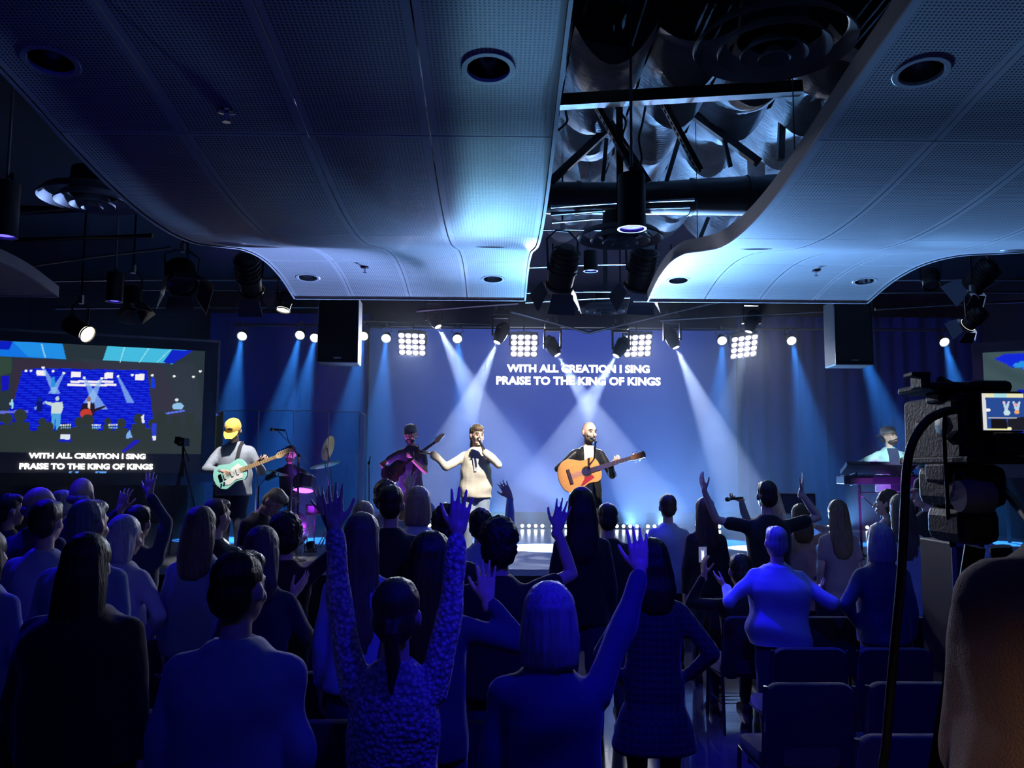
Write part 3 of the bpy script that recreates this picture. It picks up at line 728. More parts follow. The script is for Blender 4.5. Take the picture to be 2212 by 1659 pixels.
# ================================================================ PROJECTION SCREENS
def inside(poly, X, Y):
    r = np.zeros(X.shape, bool); n = len(poly)
    for i in range(n):
        x1, y1 = poly[i]; x2, y2 = poly[(i + 1) % n]
        if y1 == y2: continue
        c = ((y1 > Y) != (y2 > Y)) & (X < (x2 - x1) * (Y - y1) / (y2 - y1) + x1); r ^= c
    return r
def screen_picture(X, Y):
    C = np.zeros(X.shape + (3,)); rs = np.random.default_rng(3)
    C[:] = (40, 52, 58)
    C += (np.sin(Y * 1.9)[..., None] * 4)
    def P(poly, col, a=1.0):
        mk = inside(poly, X, Y); C[mk] = C[mk] * (1 - a) + np.array(col) * a
    def E(cx, cy_, rx, ry, col, a=1.0):
        mk = ((X - cx) / rx) ** 2 + ((Y - cy_) / ry) ** 2 < 1; C[mk] = C[mk] * (1 - a) + np.array(col) * a
    P([(30, 775), (350, 790), (395, 900), (20, 900)], (58, 42, 62), 0.7); P([(-60, 770), (25, 772), (25, 805), (-60, 830)], (55, 82, 60), 0.7)
    P([(170, 775), (420, 785), (443, 905), (390, 950)], (52, 58, 72), 0.5)
    P([(48, 800), (85, 795), (318, 800), (330, 900), (332, 930), (-10, 930), (30, 868)], (8, 18, 205))
    mk = inside([(48, 800), (85, 795), (318, 800), (330, 900), (332, 930), (-10, 930), (30, 868)], X, Y) & (np.sin(Y * 1.15 + X * 0.02) > 0.75)
    C[mk] = (25, 60, 235)
    P([(-60, 733), (135, 742), (143, 776), (-60, 768)], (18, 120, 235)); P([(28, 738), (135, 742), (143, 776), (60, 770)], (40, 160, 240), 0.7)
    P([(-60, 733), (28, 737), (20, 755), (-60, 752)], (10, 30, 200))
    P([(232, 747), (418, 757), (373, 786), (222, 778)], (70, 195, 232)); P([(372, 755), (418, 757), (373, 786), (352, 783)], (15, 35, 205))
    for xa, xb in ((268, 258), (322, 300), (372, 338)): P([(xa, 750), (xa + 2, 750), (xb + 2, 783), (xb, 783)], (170, 240, 250))
    P([(88, 742), (91, 742), (99, 772), (96, 772)], (150, 220, 250))
    for (a, b, c, d) in ((79, 800, 100, 812), (154, 803, 174, 815), (226, 805, 244, 818), (292, 808, 312, 821), (152, 822, 245, 827), (145, 829, 251, 834)):
        P([(a, b), (c, b), (c, d), (a, d)], (255, 250, 255))
    for (x, y, tx, ty, w) in ((93, 793, 122, 850, 9), (138, 805, 112, 850, 8), (182, 816, 218, 885, 15), (220, 817, 192, 870, 12), (255, 813, 282, 870, 8)):
        P([(x - 2, y), (x + 2, y), (tx + w, ty), (tx - w, ty)], (150, 200, 250), 0.75)
    for x, y in ((56, 801), (67, 801), (115, 802), (93, 794), (138, 806), (182, 816), (220, 817), (255, 813), (286, 810), (329, 811), (376, 813), (418, 814), (432, 802)): E(x, y, 3.2, 2.4, (250, 255, 250))
    P([(112, 815), (118, 815), (120, 835), (110, 835)], (40, 150, 230)); P([(327, 815), (333, 815), (336, 838), (326, 838)], (20, 60, 230))
    E(124, 861, 4, 5, (190, 215, 220)); P([(112, 870), (134, 868), (137, 880), (132, 893), (110, 893)], (205, 225, 225)); P([(95, 866), (114, 870), (112, 878), (97, 871)], (200, 220, 225)); P([(111, 893), (131, 893), (129, 928), (121, 928), (119, 900), (117, 926), (111, 926)], (80, 170, 230))
    E(192, 862, 4.5, 6, (150, 110, 110)); P([(178, 872), (204, 870), (206, 888), (200, 902), (180, 905), (172, 890)], (28, 22, 40)); P([(189, 868), (196, 868), (195, 885), (190, 880)], (235, 225, 220))
    E(186, 894, 13, 11, (205, 60, 40)); P([(196, 886), (226, 876), (227, 880), (198, 892)], (40, 20, 30)); E(192, 903, 8, 4, (240, 235, 235))
    E(85, 863, 4, 5, (20, 40, 120)); P([(74, 880), (98, 866), (99, 869), (76, 886)], (120, 170, 230)); P([(78, 868), (92, 868), (92, 890), (80, 890)], (10, 20, 110))
    E(382, 864, 4, 3, (220, 240, 240)); P([(372, 876), (377, 871), (390, 870), (398, 878), (392, 884), (374, 884)], (150, 200, 240)); P([(353, 892), (398, 885), (399, 889), (354, 896)], (90, 120, 240))
    E(25, 872, 5, 4, (150, 210, 240)); P([(24, 862), (28, 862), (29, 882), (25, 882)], (160, 230, 240)); P([(-5, 888), (60, 886), (60, 892), (-5, 894)], (100, 110, 220)); P([(3, 812), (20, 812), (18, 842), (4, 846)], (20, 20, 190))
    for hx, hy, r in ((15, 905, 12), (44, 898, 14), (92, 912, 9), (106, 922, 10), (172, 912, 11), (190, 908, 13), (233, 910, 7), (262, 914, 10), (300, 905, 11), (330, 915, 10), (350, 902, 12), (380, 908, 10), (410, 905, 12), (-30, 905, 14), (140, 932, 16)):
        E(hx, hy, r, r * 1.05, (44, 54, 48)); P([(hx - r * 1.7, 985), (hx - r * 1.4, hy + r), (hx + r * 1.4, hy + r), (hx + r * 1.7, 985)], (44, 54, 50))
    P([(-60, 928), (60, 935), (120, 945), (250, 935), (443, 925), (443, 985), (-60, 985)], (44, 54, 52))
    P([(128, 950), (150, 935), (155, 955), (124, 955)], (20, 30, 190)); P([(130, 939), (152, 939), (150, 950), (130, 948)], (225, 240, 250)); P([(272, 940), (280, 928), (286, 945), (272, 948)], (130, 180, 245))
    P([(328, 915), (338, 915), (336, 952), (329, 952)], (40, 60, 220)); P([(329, 942), (337, 942), (336, 951), (330, 951)], (240, 245, 255)); P([(262, 975), (290, 950), (305, 952), (268, 978)], (25, 25, 190)); P([(305, 900), (311, 895), (312, 914), (307, 914)], (240, 245, 250))
    for x in list(range(132, 156, 5)) + list(range(200, 220, 4)) + list(range(236, 256, 4)):
        E(x, 918, 1.6, 1.8, (240, 250, 255)); E(x, 924, 1.2, 2.0, (140, 200, 250))
    C[Y > 976 + 0.012 * X] = (10, 12, 28)
    for x in (148, 162, 205, 213): P([(x, 1018), (x + (18 if x == 213 else 8), 1018), (x + (15 if x == 213 else 6), 1023), (x + 2, 1023)], (90, 160, 240))
    return C
def screen_object(name, corners, label, pic, nx, nz, parent_label=None):
    """corners: bottom-left, bottom-right, top-right, top-left in world"""
    BL, BR, TR, TL = [np.array(c) for c in corners]
    root = empty(name, (BL + BR) / 2, label, 'screen')
    vs = []; fs = []
    for j in range(nz + 1):
        for i in range(nx + 1):
            u, v = i / nx, j / nz; vs.append((1 - v) * ((1 - u) * BL + u * BR) + v * ((1 - u) * TL + u * TR))
    for j in range(nz):
        for i in range(nx):
            q = j * (nx + 1) + i; fs.append((q, q + 1, q + nx + 2, q + nx + 1))
    me = bpy.data.meshes.new('picture'); me.from_pydata([tuple(v) for v in vs], [], fs); me.update()
    pp = np.array([project(v) for v in vs]); col = pic(pp[:, 0], pp[:, 1]) / 255.0
    lin = np.where(col < 0.04045, col / 12.92, ((np.maximum(col, 0) + 0.055) / 1.055) ** 2.4)
    at = me.color_attributes.new('picture', 'FLOAT_COLOR', 'POINT')
    at.data.foreach_set('color', np.concatenate([lin, np.ones((len(lin), 1))], 1).ravel())
    if 'screen_picture' not in MATS:
        m = bpy.data.materials.new('screen_picture'); m.use_nodes = True; nt = m.node_tree; b = nt.nodes['Principled BSDF']
        b.inputs['Base Color'].default_value = (0.02, 0.02, 0.02, 1); b.inputs['Roughness'].default_value = 0.5
        a = nt.nodes.new('ShaderNodeAttribute'); a.attribute_name = 'picture'
        nt.links.new(a.outputs['Color'], b.inputs['Emission Color']); b.inputs['Emission Strength'].default_value = 0.95
        m.cycles.emission_sampling = 'NONE'; MATS['screen_picture'] = m
    me.materials.append(MATS['screen_picture'])
    o = bpy.data.objects.new('picture', me); COL.objects.link(o); put(o, root)
    nrm = np.cross(BR - BL, TL - BL); nrm /= np.linalg.norm(nrm)
    return root, nrm
SA, SB = pt(0, 737, 13.88), pt(443, 757, 15.0)          # top edge of the picture at the frame edge and at its far corner
zt = (SA.z + SB.z) / 2; dv = (SB - SA); SAx = SA - dv * 0.14
SAx.z = SB.z = zt; zb = 1.87
scr, sn = screen_object('projection_screen', ((SAx.x, SAx.y, zb), (SB.x, SB.y, zb), tuple(SB), tuple(SAx)), 'big projection screen beside the drums showing the stage and lyrics', screen_picture, 300, 170)
def on_plane(px, py):
    d = ray(px, py); n = Vector(sn); t = (Vector(SB) - CAM_LOC).dot(n) / d.dot(n); return CAM_LOC + d * t
for txt, xa, xb, ya, yb in (('WITH ALL CREATION I SING', 62, 314, 979, 991), ('PRAISE TO THE KING OF KINGS', 42, 330, 1001, 1014)):
    a, b = on_plane(xa, yb), on_plane(xb, yb); h = on_plane(xa, ya).z - a.z
    a = np.array(a) + sn * 0.012; b = np.array(b) + sn * 0.012; b[2] = a[2] = (a[2] + b[2]) / 2
    lyric(scr, txt, a, b, (0, 0, 1), h, m_text, sn)
ex = np.array(dv) / np.linalg.norm(np.array(dv)); ex[2] = 0; ex /= np.linalg.norm(ex)
Rs = Matrix((tuple(ex), tuple(-sn), (0, 0, 1))).transposed()
Lw = (Vector(SB) - SAx).length
mid = (Vector(SB) + SAx) / 2
bd = MB()
bd.box(Vector(SB) + Vector(ex) * 0.11 + Vector((0, 0, (zb - zt) / 2)), (0.22, 0.05, zt - zb + 0.3), Rs)
bd.box(mid + Vector((0, 0, 0.08)), (Lw, 0.05, 0.16), Rs); bd.box(Vector((mid.x, mid.y, zb - 0.1)), (Lw, 0.05, 0.2), Rs)
put(bd.build('border', mat('screen_border', (0.03, 0.035, 0.06), rough=0.7, bump=0.03), smooth=False), scr)
fm = MB()
fm.box(Vector(SB) + Vector(ex) * 0.235 + Vector((0, 0, (zb - zt) / 2 + 0.02)), (0.04, 0.07, zt - zb + 0.36), Rs)
fm.box(mid + Vector(ex) * 0.12 + Vector((0, 0, 0.18)), (Lw + 0.27, 0.07, 0.04), Rs)
put(fm.build('frame', mat('screen_frame_grey', (0.36, 0.37, 0.45), rough=0.5, bump=0.03), smooth=False), scr)
for t in (0.08, 0.95):
    q = SAx + (Vector(SB) - SAx) * t; put(MB().box((q.x, q.y + 0.04, zb / 2), (0.05, 0.05, zb), Rs).build('leg', m_dsteel, smooth=False), scr)

def right_picture(X, Y):
    C = np.zeros(X.shape + (3,)); C[:] = (62, 84, 88); C += np.sin(Y * 2.0)[..., None] * 4
    def P(poly, col): C[inside(poly, X, Y)] = col
    P([(2170, 765), (2260, 762), (2400, 762), (2400, 800), (2190, 795), (2148, 775)], (14, 40, 225))
    P([(2186, 788), (2215, 778), (2400, 778), (2400, 800), (2192, 795)], (40, 150, 240))
    P([(2200, 840), (2400, 840), (2400, 950), (2180, 950)], (12, 22, 190))
    C[Y > 975] = (10, 12, 28)
    return C
TA, TB = pt(2122, 762, 15.0), pt(2330, 752, 14.2); TB.z = TA.z
scr2, sn2 = screen_object('projection_screen', ((TA.x, TA.y, zb), (TB.x + 1.5, TB.y - 0.5, zb), (TB.x + 1.5, TB.y - 0.5, TA.z), tuple(TA)), 'projection screen behind the video camera beside the keyboard side', right_picture, 120, 80)
ex2 = Vector((TB.x - TA.x, TB.y - TA.y, 0)).normalized(); Rs2 = Matrix((tuple(ex2), tuple(-sn2), (0, 0, 1))).transposed()
bd = MB(); bd.box(TA - ex2 * 0.08 + Vector((0, 0, (zb - TA.z) / 2)), (0.16, 0.05, TA.z - zb + 0.2), Rs2)
bd.box(TA + ex2 * 1.6 + Vector((0, 0, 0.09)), (3.5, 0.05, 0.18), Rs2)
put(bd.build('border', mat('screen_border_warm', (0.07, 0.06, 0.09), rough=0.7, bump=0.03), smooth=False), scr2)
for t in (0.3, 2.6): put(MB().box(Vector((TA.x, TA.y + 0.05, zb / 2)) + ex2 * t, (0.05, 0.05, zb), Rs2).build('leg', m_dsteel, smooth=False), scr2)
# ================================================================ PEOPLE
PENDING = []
def remesh_later(mb, name, m, parent, voxel, smooth=4, post=None):
    me = bpy.data.meshes.new(name); me.from_pydata(mb.v, [], mb.f); me.update()
    ob = bpy.data.objects.new(name, me); COL.objects.link(ob); ob.parent = parent
    rm = ob.modifiers.new('remesh', 'REMESH'); rm.mode = 'VOXEL'; rm.voxel_size = voxel; rm.use_smooth_shade = True
    sm = ob.modifiers.new('smooth', 'SMOOTH'); sm.factor = 0.5; sm.iterations = smooth
    PENDING.append((ob, m, post)); return ob
def bake_pending():
    dg = bpy.context.evaluated_depsgraph_get()
    baked = [(ob, bpy.data.meshes.new_from_object(ob.evaluated_get(dg)), m, post) for ob, m, post in PENDING]
    for ob, me, m, post in baked:
        old = ob.data; ob.modifiers.clear(); ob.data = me; me.name = ob.name; bpy.data.meshes.remove(old)
        if post:
            n = len(me.vertices); co = np.empty(n * 3); no = np.empty(n * 3)
            me.vertices.foreach_get('co', co); me.vertices.foreach_get('normal', no)
            co = post(co.reshape(-1, 3), no.reshape(-1, 3)); me.vertices.foreach_set('co', co.ravel()); me.update()
        me.materials.clear(); me.materials.append(m)
        me.polygons.foreach_set('use_smooth', [True] * len(me.polygons))
    PENDING.clear()
def folds(amp=0.006, seed=0):
    """cloth folds: a few warped wave trains"""
    r = np.random.default_rng(seed); ph = r.uniform(0, 6, 8); k = r.uniform(14, 34, 4); sl = r.uniform(-0.8, 0.8, 4)
    def f(co, no):
        d = np.zeros(len(co))
        for i in range(4):
            w = np.sin(co[:, 2] * 5 + ph[i]) * 0.9 + np.sin(co[:, 0] * 7 + ph[i + 4]) * 0.8
            d += np.sin(k[i] * (co[:, 2] + sl[i] * co[:, 0] + 0.3 * co[:, 1]) + w + ph[i]) * (0.5 + 0.5 * np.sin(co[:, 0] * 9 + ph[i]))
        return co + no * (d * amp * 0.45)[:, None]
    return f
def strands(amp=0.004, seed=0, freq=150):
    r = np.random.default_rng(seed); ph = r.uniform(0, 6, 5)
    def f(co, no):
        a = np.arctan2(co[:, 0], -co[:, 1]); R = 0.09
        s = a * R
        d = np.sin(s * freq * 1.9 + 3 * np.sin(co[:, 2] * 9 + ph[0]) + ph[1]) + 0.7 * np.sin(s * freq * 3.1 + 2.4 * np.sin(co[:, 2] * 14 + ph[2])) + 0.8 * np.sin(s * freq * 0.8 + ph[3])
        return co + no * (d * amp * 0.5)[:, None]
    return f
def curls(amp=0.008, seed=0):
    r = np.random.default_rng(seed); ph = r.uniform(0, 6, 6)
    def f(co, no):
        d = np.sin(co[:, 0] * 130 + ph[0] + 2 * np.sin(co[:, 2] * 60)) * np.sin(co[:, 2] * 120 + ph[1] + 2 * np.sin(co[:, 1] * 70)) + 0.6 * np.sin(co[:, 1] * 140 + ph[2])
        return co + no * (d * amp * 0.6)[:, None]
    return f

# skin / hair / cloth
SKIN = mat('skin_fair', (0.60, 0.40, 0.31), rough=0.5, bump=0.05, bscale=90, var=0.06, vscale=8)
SKIN_T = mat('skin_tan', (0.42, 0.27, 0.20), rough=0.5, bump=0.05, bscale=90, var=0.06, vscale=8)
def hairmat(n, c): return mat('hair_' + n, c, rough=0.42, bump=0.5, bscale=30, stretch=(7, 7, 0.6), var=0.3, vscale=14)
H_BLACK = hairmat('black', (0.010, 0.009, 0.010)); H_BROWN = hairmat('brown', (0.055, 0.035, 0.025)); H_LBROWN = hairmat('light_brown', (0.14, 0.095, 0.06))
H_BLOND = hairmat('blond', (0.40, 0.29, 0.16)); H_GREY = hairmat('grey', (0.27, 0.27, 0.29)); H_WHITE = hairmat('white', (0.52, 0.52, 0.54)); H_PLAT = hairmat('platinum', (0.75, 0.68, 0.45))
def cloth(n, c, kind=None, bs=160, bump=0.25, **k): return mat('cloth_' + n, c, rough=0.85, bump=bump, bscale=bs, var=k.pop('var', 0.12), vscale=5, kind=kind, sheen=0.25, **k)
C_BLACK = cloth('black', (0.012, 0.012, 0.016)); C_NAVY = cloth('navy', (0.03, 0.04, 0.10)); C_CHAR = cloth('charcoal', (0.045, 0.045, 0.055))
C_BLUE = cloth('light_blue', (0.36, 0.42, 0.62)); C_WHITE = cloth('white', (0.62, 0.62, 0.66)); C_GREY = cloth('grey', (0.22, 0.23, 0.27)); C_STEEL = cloth('steel_blue', (0.20, 0.24, 0.36))
C_CREAM = cloth('cream', (0.74, 0.68, 0.55), bs=60); C_LGREY = cloth('heather_grey', (0.30, 0.34, 0.43), bs=60); C_PINK = cloth('dusty_pink', (0.34, 0.24, 0.27)); C_FLORAL = cloth('floral_pink', (0.42, 0.30, 0.30), color2=(0.20, 0.13, 0.16), bs=30)
C_JEAN = cloth('dark_denim', (0.035, 0.045, 0.09), bs=300); C_LJEAN = cloth('pale_denim', (0.40, 0.48, 0.60), bs=300); C_KNIT = cloth('open_knit_mauve', (0.50, 0.44, 0.52), kind='knit', bs=62, bump=1.0, color2=(0.20, 0.16, 0.22))
C_PLAID = cloth('dark_plaid', (0.018, 0.018, 0.024), kind='plaid', bs=9, color2=(0.04, 0.04, 0.055)); C_LEATHER = mat('black_leather', (0.018, 0.018, 0.02), rough=0.3, bump=0.25, bscale=35); C_MINT = cloth('mint', (0.42, 0.72, 0.68), bs=60)
C_FLEECE = cloth('brown_fleece', (0.24, 0.14, 0.085), bs=260, bump=0.5, var=0.2); C_SHOE = mat('shoe_leather', (0.02, 0.02, 0.025), rough=0.4, bump=0.1)
C_YCAP = cloth('mustard', (0.75, 0.50, 0.10), bs=200)

def nrm(v): v = np.array(v, float); return v / (np.linalg.norm(v) + 1e-9)
def hand(mb, W, f, n, right, s, curl=0.12, spread=0.10, r=1.0, thumb=1.0):
    """palm + four unequal fingers + thumb; f = finger direction, n = palm normal"""
    W = np.array(W, float); f = nrm(f); n = np.array(n, float); n = nrm(n - f * np.dot(n, f)); lat = np.cross(n, f) * (-1 if right else 1)
    L = 0.098 * s
    mb.caps(W - f * 0.03 * s, W + f * 0.02 * s, 0.026 * s, 0.026 * s, 8)
    for o in (0.033, 0.0115, -0.0105, -0.032):
        mb.caps(W + lat * o * 0.62 * s + f * 0.012 * s, W + f * L * (0.97 if o > -0.02 else 0.89) + lat * o * s, 0.0155 * s, 0.0112 * s, 8)
    for o, ln, sp in ((0.034, 0.078, 0.9), (0.0118, 0.088, 0.25), (-0.0108, 0.081, -0.4), (-0.033, 0.063, -1.1)):
        p = W + f * L * (0.97 if o > -0.02 else 0.89) + lat * o * s
        d = nrm(f + lat * sp * spread)
        for k, (fr, rr) in enumerate(((0.45, 0.0086), (0.32, 0.0080), (0.23, 0.0074))):
            a = curl * (0.6 + 0.6 * k) if k else curl * 0.6
            d = nrm(d * math.cos(a) + n * math.sin(a)); q = p + d * ln * fr * s
            mb.caps(p, q, rr * s * r, rr * 0.95 * s * r, 8); p = q
    if thumb:
        p = W + f * 0.022 * s + lat * 0.026 * s; d = nrm(lat * 0.62 + f * 0.72 + n * (0.25 + 0.5 * curl))
        for ln, rr in ((0.045, 0.0135), (0.034, 0.0108), (0.026, 0.0095)):
            q = p + d * ln * s; mb.caps(p, q, rr * s, rr * 0.92 * s, 8); p = q; d = nrm(d * 0.9 + f * 0.35 + n * curl * 0.4)
def ik(S, W, l1, l2, hint):
    S, W = np.array(S, float), np.array(W, float); d = W - S; D = np.linalg.norm(d)
    k = max(1.0, D / (l1 + l2) * 1.002); l1 *= k; l2 *= k
    u = d / D; a = (l1 * l1 - l2 * l2 + D * D) / (2 * D); h = math.sqrt(max(0, l1 * l1 - a * a))
    hv = np.array(hint, float); hv = hv - u * np.dot(hv, u); hv = nrm(hv)
    return S + u * a + hv * h

def person(px, top, Y, label, group=None, z0=0.0, rot=0.0, hair='short', hc=H_BROWN, topc=C_BLACK, bottom=C_JEAN, sleeves='long', bulk=1.0, wide=None,
           R=None, L=None, skin=SKIN, height=None, head=(0, 0, 0), lean=(0, 0), hem=0.84, dress=False, sit=False, fine=0.010, cv=0.016, fold=0.006, seed=None,
           face=False, beard=None, cap=None, hairlen=0.3, glasses=False, neck_open=None, legs=True, feet=None, stance=0.1, inner=None):
    """R / L arm: None = hanging; 'front' = hands together; 'hip'; or dict(w=(px,py,Y) wrist, t=(px,py,Y) fingertip, hint=(x,y,z), n=palm normal, curl=, spread=)"""
    seed = seed if seed is not None else int(px * 7 + top)
    topP = pt(px, top, Y); hh = topP.z - z0
    capadd = {'bald': 0.0, 'none': 0.0}.get(hair, 0.022) if cap is None else 0.012
    h = height or (hh - capadd)
    if sit: h = height or 1.74
    HS = 1.10; s = h / (1.50 + 0.25 * HS)
    if wide is None: wide = 0.92 if hair in ('long', 'xlong', 'bob', 'pony', 'bun') else 1.0
    drop = 0.0
    if sit: drop = h + capadd - hh
    base = Vector((topP.x, Y, z0)); Rz = Matrix.Rotation(rot, 3, 'Z')
    root = empty('person', base, label, 'person', group, rot=rot)
    hy, hp, hr = [math.radians(a) for a in head]
    Mh = Matrix.Rotation(hy, 3, 'Z') @ Matrix.Rotation(-hp, 3, 'X') @ Matrix.Rotation(hr, 3, 'Y')
    piv = np.array((0, -0.01, 1.50)); lx, ly = lean      # lean: sideways / forward shift at the neck
    def sh(p):        # torso lean + sit drop
        p = np.array(p, float); t = max(0.0, (p[2] - 0.90) / 0.6)
        return np.array((p[0] + lx * t, p[1] + ly * t * t, p[2] - abs(ly) * 0.25 * t * t)) * s - np.array((0, 0, drop))
    if lean != (0, 0) and height is None: pass
    Hd = lambda p: sh(np.array(Mh @ Vector((np.array(p) - piv) * HS)) + piv)
    MhS = Mh
    def loc(p3):
        w = Rz.transposed() @ (Vector(pt(*p3)) - base); return np.array(w)
    body, topm, legm = MB(), MB(), MB()
    # head
    def hell(mb, c, r, g=1.0): mb.ell(Hd(c), tuple(q * s * g * HS for q in r), MhS)
    hell(body, (0, 0.0, 1.648), (0.076, 0.096, 0.102)); hell(body, (0, 0.034, 1.585), (0.058, 0.066, 0.066)); hell(body, (0, 0.06, 1.545), (0.034, 0.036, 0.026))
    body.caps(Hd((0, 0.098, 1.640)), Hd((0, 0.117, 1.600)), 0.010 * s, 0.014 * s); body.caps(Hd((-0.036, 0.082, 1.662)), Hd((0.036, 0.082, 1.662)), 0.015 * s, 0.015 * s)
    for q in (-1, 1): body.ell(Hd((q * 0.079, -0.004, 1.625)), (0.012 * s, 0.020 * s, 0.032 * s), MhS, 8, 6); hell(body, (q * 0.036, 0.066, 1.605), (0.026, 0.028, 0.026))
    hell(body, (0, 0.098, 1.566), (0.022, 0.012, 0.009))
    body.caps(sh((0, -0.018, 1.40)), Hd((0, -0.002, 1.56)), 0.060 * s, 0.052 * s)
    # torso core and cloth
    W = wide
    prof_t = [(0.86, 0.158, 0.115), (0.93, 0.166, 0.118), (1.02, 0.152 * (0.5 + 0.5 * bulk), 0.112), (1.10, 0.146 * (0.4 + 0.6 * bulk), 0.110), (1.20, 0.156, 0.115), (1.29, 0.166 * W, 0.116), (1.36, 0.160 * W, 0.106), (1.41, 0.128 * W, 0.090), (1.445, 0.094, 0.076), (1.475, 0.068, 0.066)]
    def ring(z, rx, ry, n=18, y0=-0.012, p=2.4):
        o = []
        for j in range(n):
            a = 2 * math.pi * j / n; c, d = math.cos(a), math.sin(a)
            o.append(sh((rx * math.copysign(abs(c) ** (2 / p), c), y0 + ry * math.copysign(abs(d) ** (2 / p), d), z)))
        return o
    body.rings([ring(z, rx * 0.86, ry * 0.84) for z, rx, ry in prof_t])
    g = 0.012 + 0.03 * (bulk - 1.0)
    rr = []
    zs = [(z, rx, ry) for z, rx, ry in prof_t if z > hem + 0.03]
    r0 = np.interp(hem, [p[0] for p in prof_t], [p[1] for p in prof_t]); r1 = np.interp(hem, [p[0] for p in prof_t], [p[2] for p in prof_t])
    if dress:
        for z, k in ((hem, 1.55), (hem + 0.12, 1.42), (0.80, 1.25)):
            if z < 0.83: rr.append(ring(z, 0.16 * k, 0.13 * k))
    else: rr.append(ring(hem, (r0 + g + 0.008) * bulk, (r1 + g + 0.006) * bulk))
    rr += [ring(z, (rx + g) * (bulk if z < 1.28 else (1 + bulk) / 2), (ry + g) * bulk) for z, rx, ry in zs if z > 0.83 or not dress]
    topm.rings(rr)
    if neck_open is None: topm.lathe([(0.066 * s, -0.01), (0.072 * s, 0.018 * s), (0.062 * s, 0.026 * s), (0.058 * s, -0.01)], sh((0, -0.016, 1.472)), None, 18)
    if inner is not None:
        im, w1, w0, zlo = inner; rg = []
        for z in np.linspace(zlo, 1.475, 14):
            rx = (np.interp(z, [p[0] for p in prof_t], [p[1] for p in prof_t]) + g + 0.012) * bulk; ry = (np.interp(z, [p[0] for p in prof_t], [p[2] for p in prof_t]) + g + 0.016) * bulk
            hw = w0 + (w1 - w0) * (z - zlo) / (1.475 - zlo)
            rg.append([sh((x, -0.012 + ry * (1 - min(0.98, abs(x) / rx) ** 2.4) ** (1 / 2.4), z)) for x in np.linspace(-hw, hw, 9)])
        MB().rings(rg, cap=False, closed=False).build('inner_shirt', im, root)
    # arms
    for right, spec in ((True, R), (False, L)):
        q = 1 if right else -1
        S = sh((q * 0.160 * W, -0.014, 1.372)); l1, l2 = 0.295 * s, 0.262 * s; curl, spread, fdir, ndir = 0.35, 0.05, None, None; th = 1.0
        if spec is None:
            E = S + np.array((q * 0.055, -0.03, -0.285)) * s; Wp = E + np.array((q * 0.005, 0.07, -0.25)) * s; fdir = (q * 0.02, 0.25, -1); ndir = (-q, 0.1, 0)
        elif spec == 'front':
            E = S + np.array((q * 0.075, -0.03, -0.275)) * s; Wp = sh((q * 0.06, 0.20, 1.06)); fdir = (-q * 0.8, 0.35, 0.1); ndir = (0, -1, 0)
        elif spec == 'hip':
            E = S + np.array((q * 0.17, -0.10, -0.22)) * s; Wp = sh((q * 0.19, 0.04, 0.98)); fdir = (-q * 0.4, 0.7, -0.4); ndir = (-q, 0, 0)
        else:
            Wp = loc(spec['w']); hint = spec.get('hint', (q * 0.4, -0.2, -1.0)); E = ik(S, Wp, l1, l2, hint)
            if 't' in spec: fdir = loc(spec['t']) - Wp
            else: fdir = spec.get('f', Wp - E)
            ndir = spec.get('n', (0, 1, 0)); curl = spec.get('curl', 0.12); spread = spec.get('spread', 0.12); th = spec.get('thumb', 1.0)
        body.caps(S, E, 0.043 * s, 0.036 * s); body.caps(E, E * 0.6 + Wp * 0.4, 0.036 * s, 0.037 * s); body.caps(E * 0.6 + Wp * 0.4, Wp, 0.037 * s, 0.025 * s)
        hand(body, Wp, fdir, ndir, right, s, curl, spread, thumb=th)
        b2 = 0.5 + 0.5 * bulk
        topm.caps(sh((q * 0.085 * W, -0.014, 1.395)), S, 0.056 * s, 0.060 * s * b2)
        if sleeves == 'long':
            topm.caps(S, E, 0.059 * s * b2, 0.050 * s * b2); topm.caps(E, E * 0.12 + Wp * 0.88, 0.051 * s * b2, 0.038 * s * b2)
        elif sleeves == 'short':
            topm.caps(S, S * 0.42 + E * 0.58, 0.060 * s * b2, 0.060 * s * b2)
        elif sleeves == 'half':
            topm.caps(S, E, 0.063 * s * b2, 0.052 * s); topm.caps(E, E * 0.7 + Wp * 0.3, 0.051 * s, 0.047 * s)
    # legs
    if sit:
        hipz = 0.86 * s - drop
        for q in (-1, 1):
            Hh = np.array((q * 0.09 * s, -0.01, hipz + 0.02)); K = np.array((q * 0.14 * s, 0.42 * s, hipz + 0.03)); A = np.array((q * 0.14 * s, 0.40 * s, 0.09))
            for mb_, ex in ((body, 0.0), (legm, 0.012)):
                mb_.caps(Hh, K, (0.078 + ex) * s, (0.056 + ex) * s); mb_.caps(K, A, (0.054 + ex) * s, (0.038 + ex) * s)
            body.caps(A + np.array((0, -0.03, -0.045)), A + np.array((0, 0.14, -0.06)), 0.036 * s, 0.026 * s)
    elif legs:
        for q in (-1, 1):
            fx, fy = (q * stance, 0.0) if feet is None else feet[0 if q > 0 else 1]
            Hh = sh((q * 0.085, -0.012, 0.88)); K = np.array(((q * 0.09 + fx) / 2 * s, (0.02 + fy) * s, 0.49 * s)); A = np.array((fx * s, (fy - 0.02) * s, 0.085 * s))
            for mb_, ex, sc_ in ((body, 0.0, 1), (legm, 0.014, bulk)):
                mb_.caps(Hh, K, (0.080 + ex) * s * sc_, (0.053 + ex) * s * sc_); mb_.caps(K, A, (0.052 + ex) * s * sc_, (0.036 + ex) * s * sc_)
            body.caps(A + np.array((0, -0.03, -0.05)) * s, A + np.array((0, 0.15, -0.06)) * s, 0.034 * s, 0.024 * s)
    legm.rings([ring(z, rx + 0.008, ry + 0.008) for z, rx, ry in prof_t[:3]])
    remesh_later(body, 'body', skin, root, fine, 3)
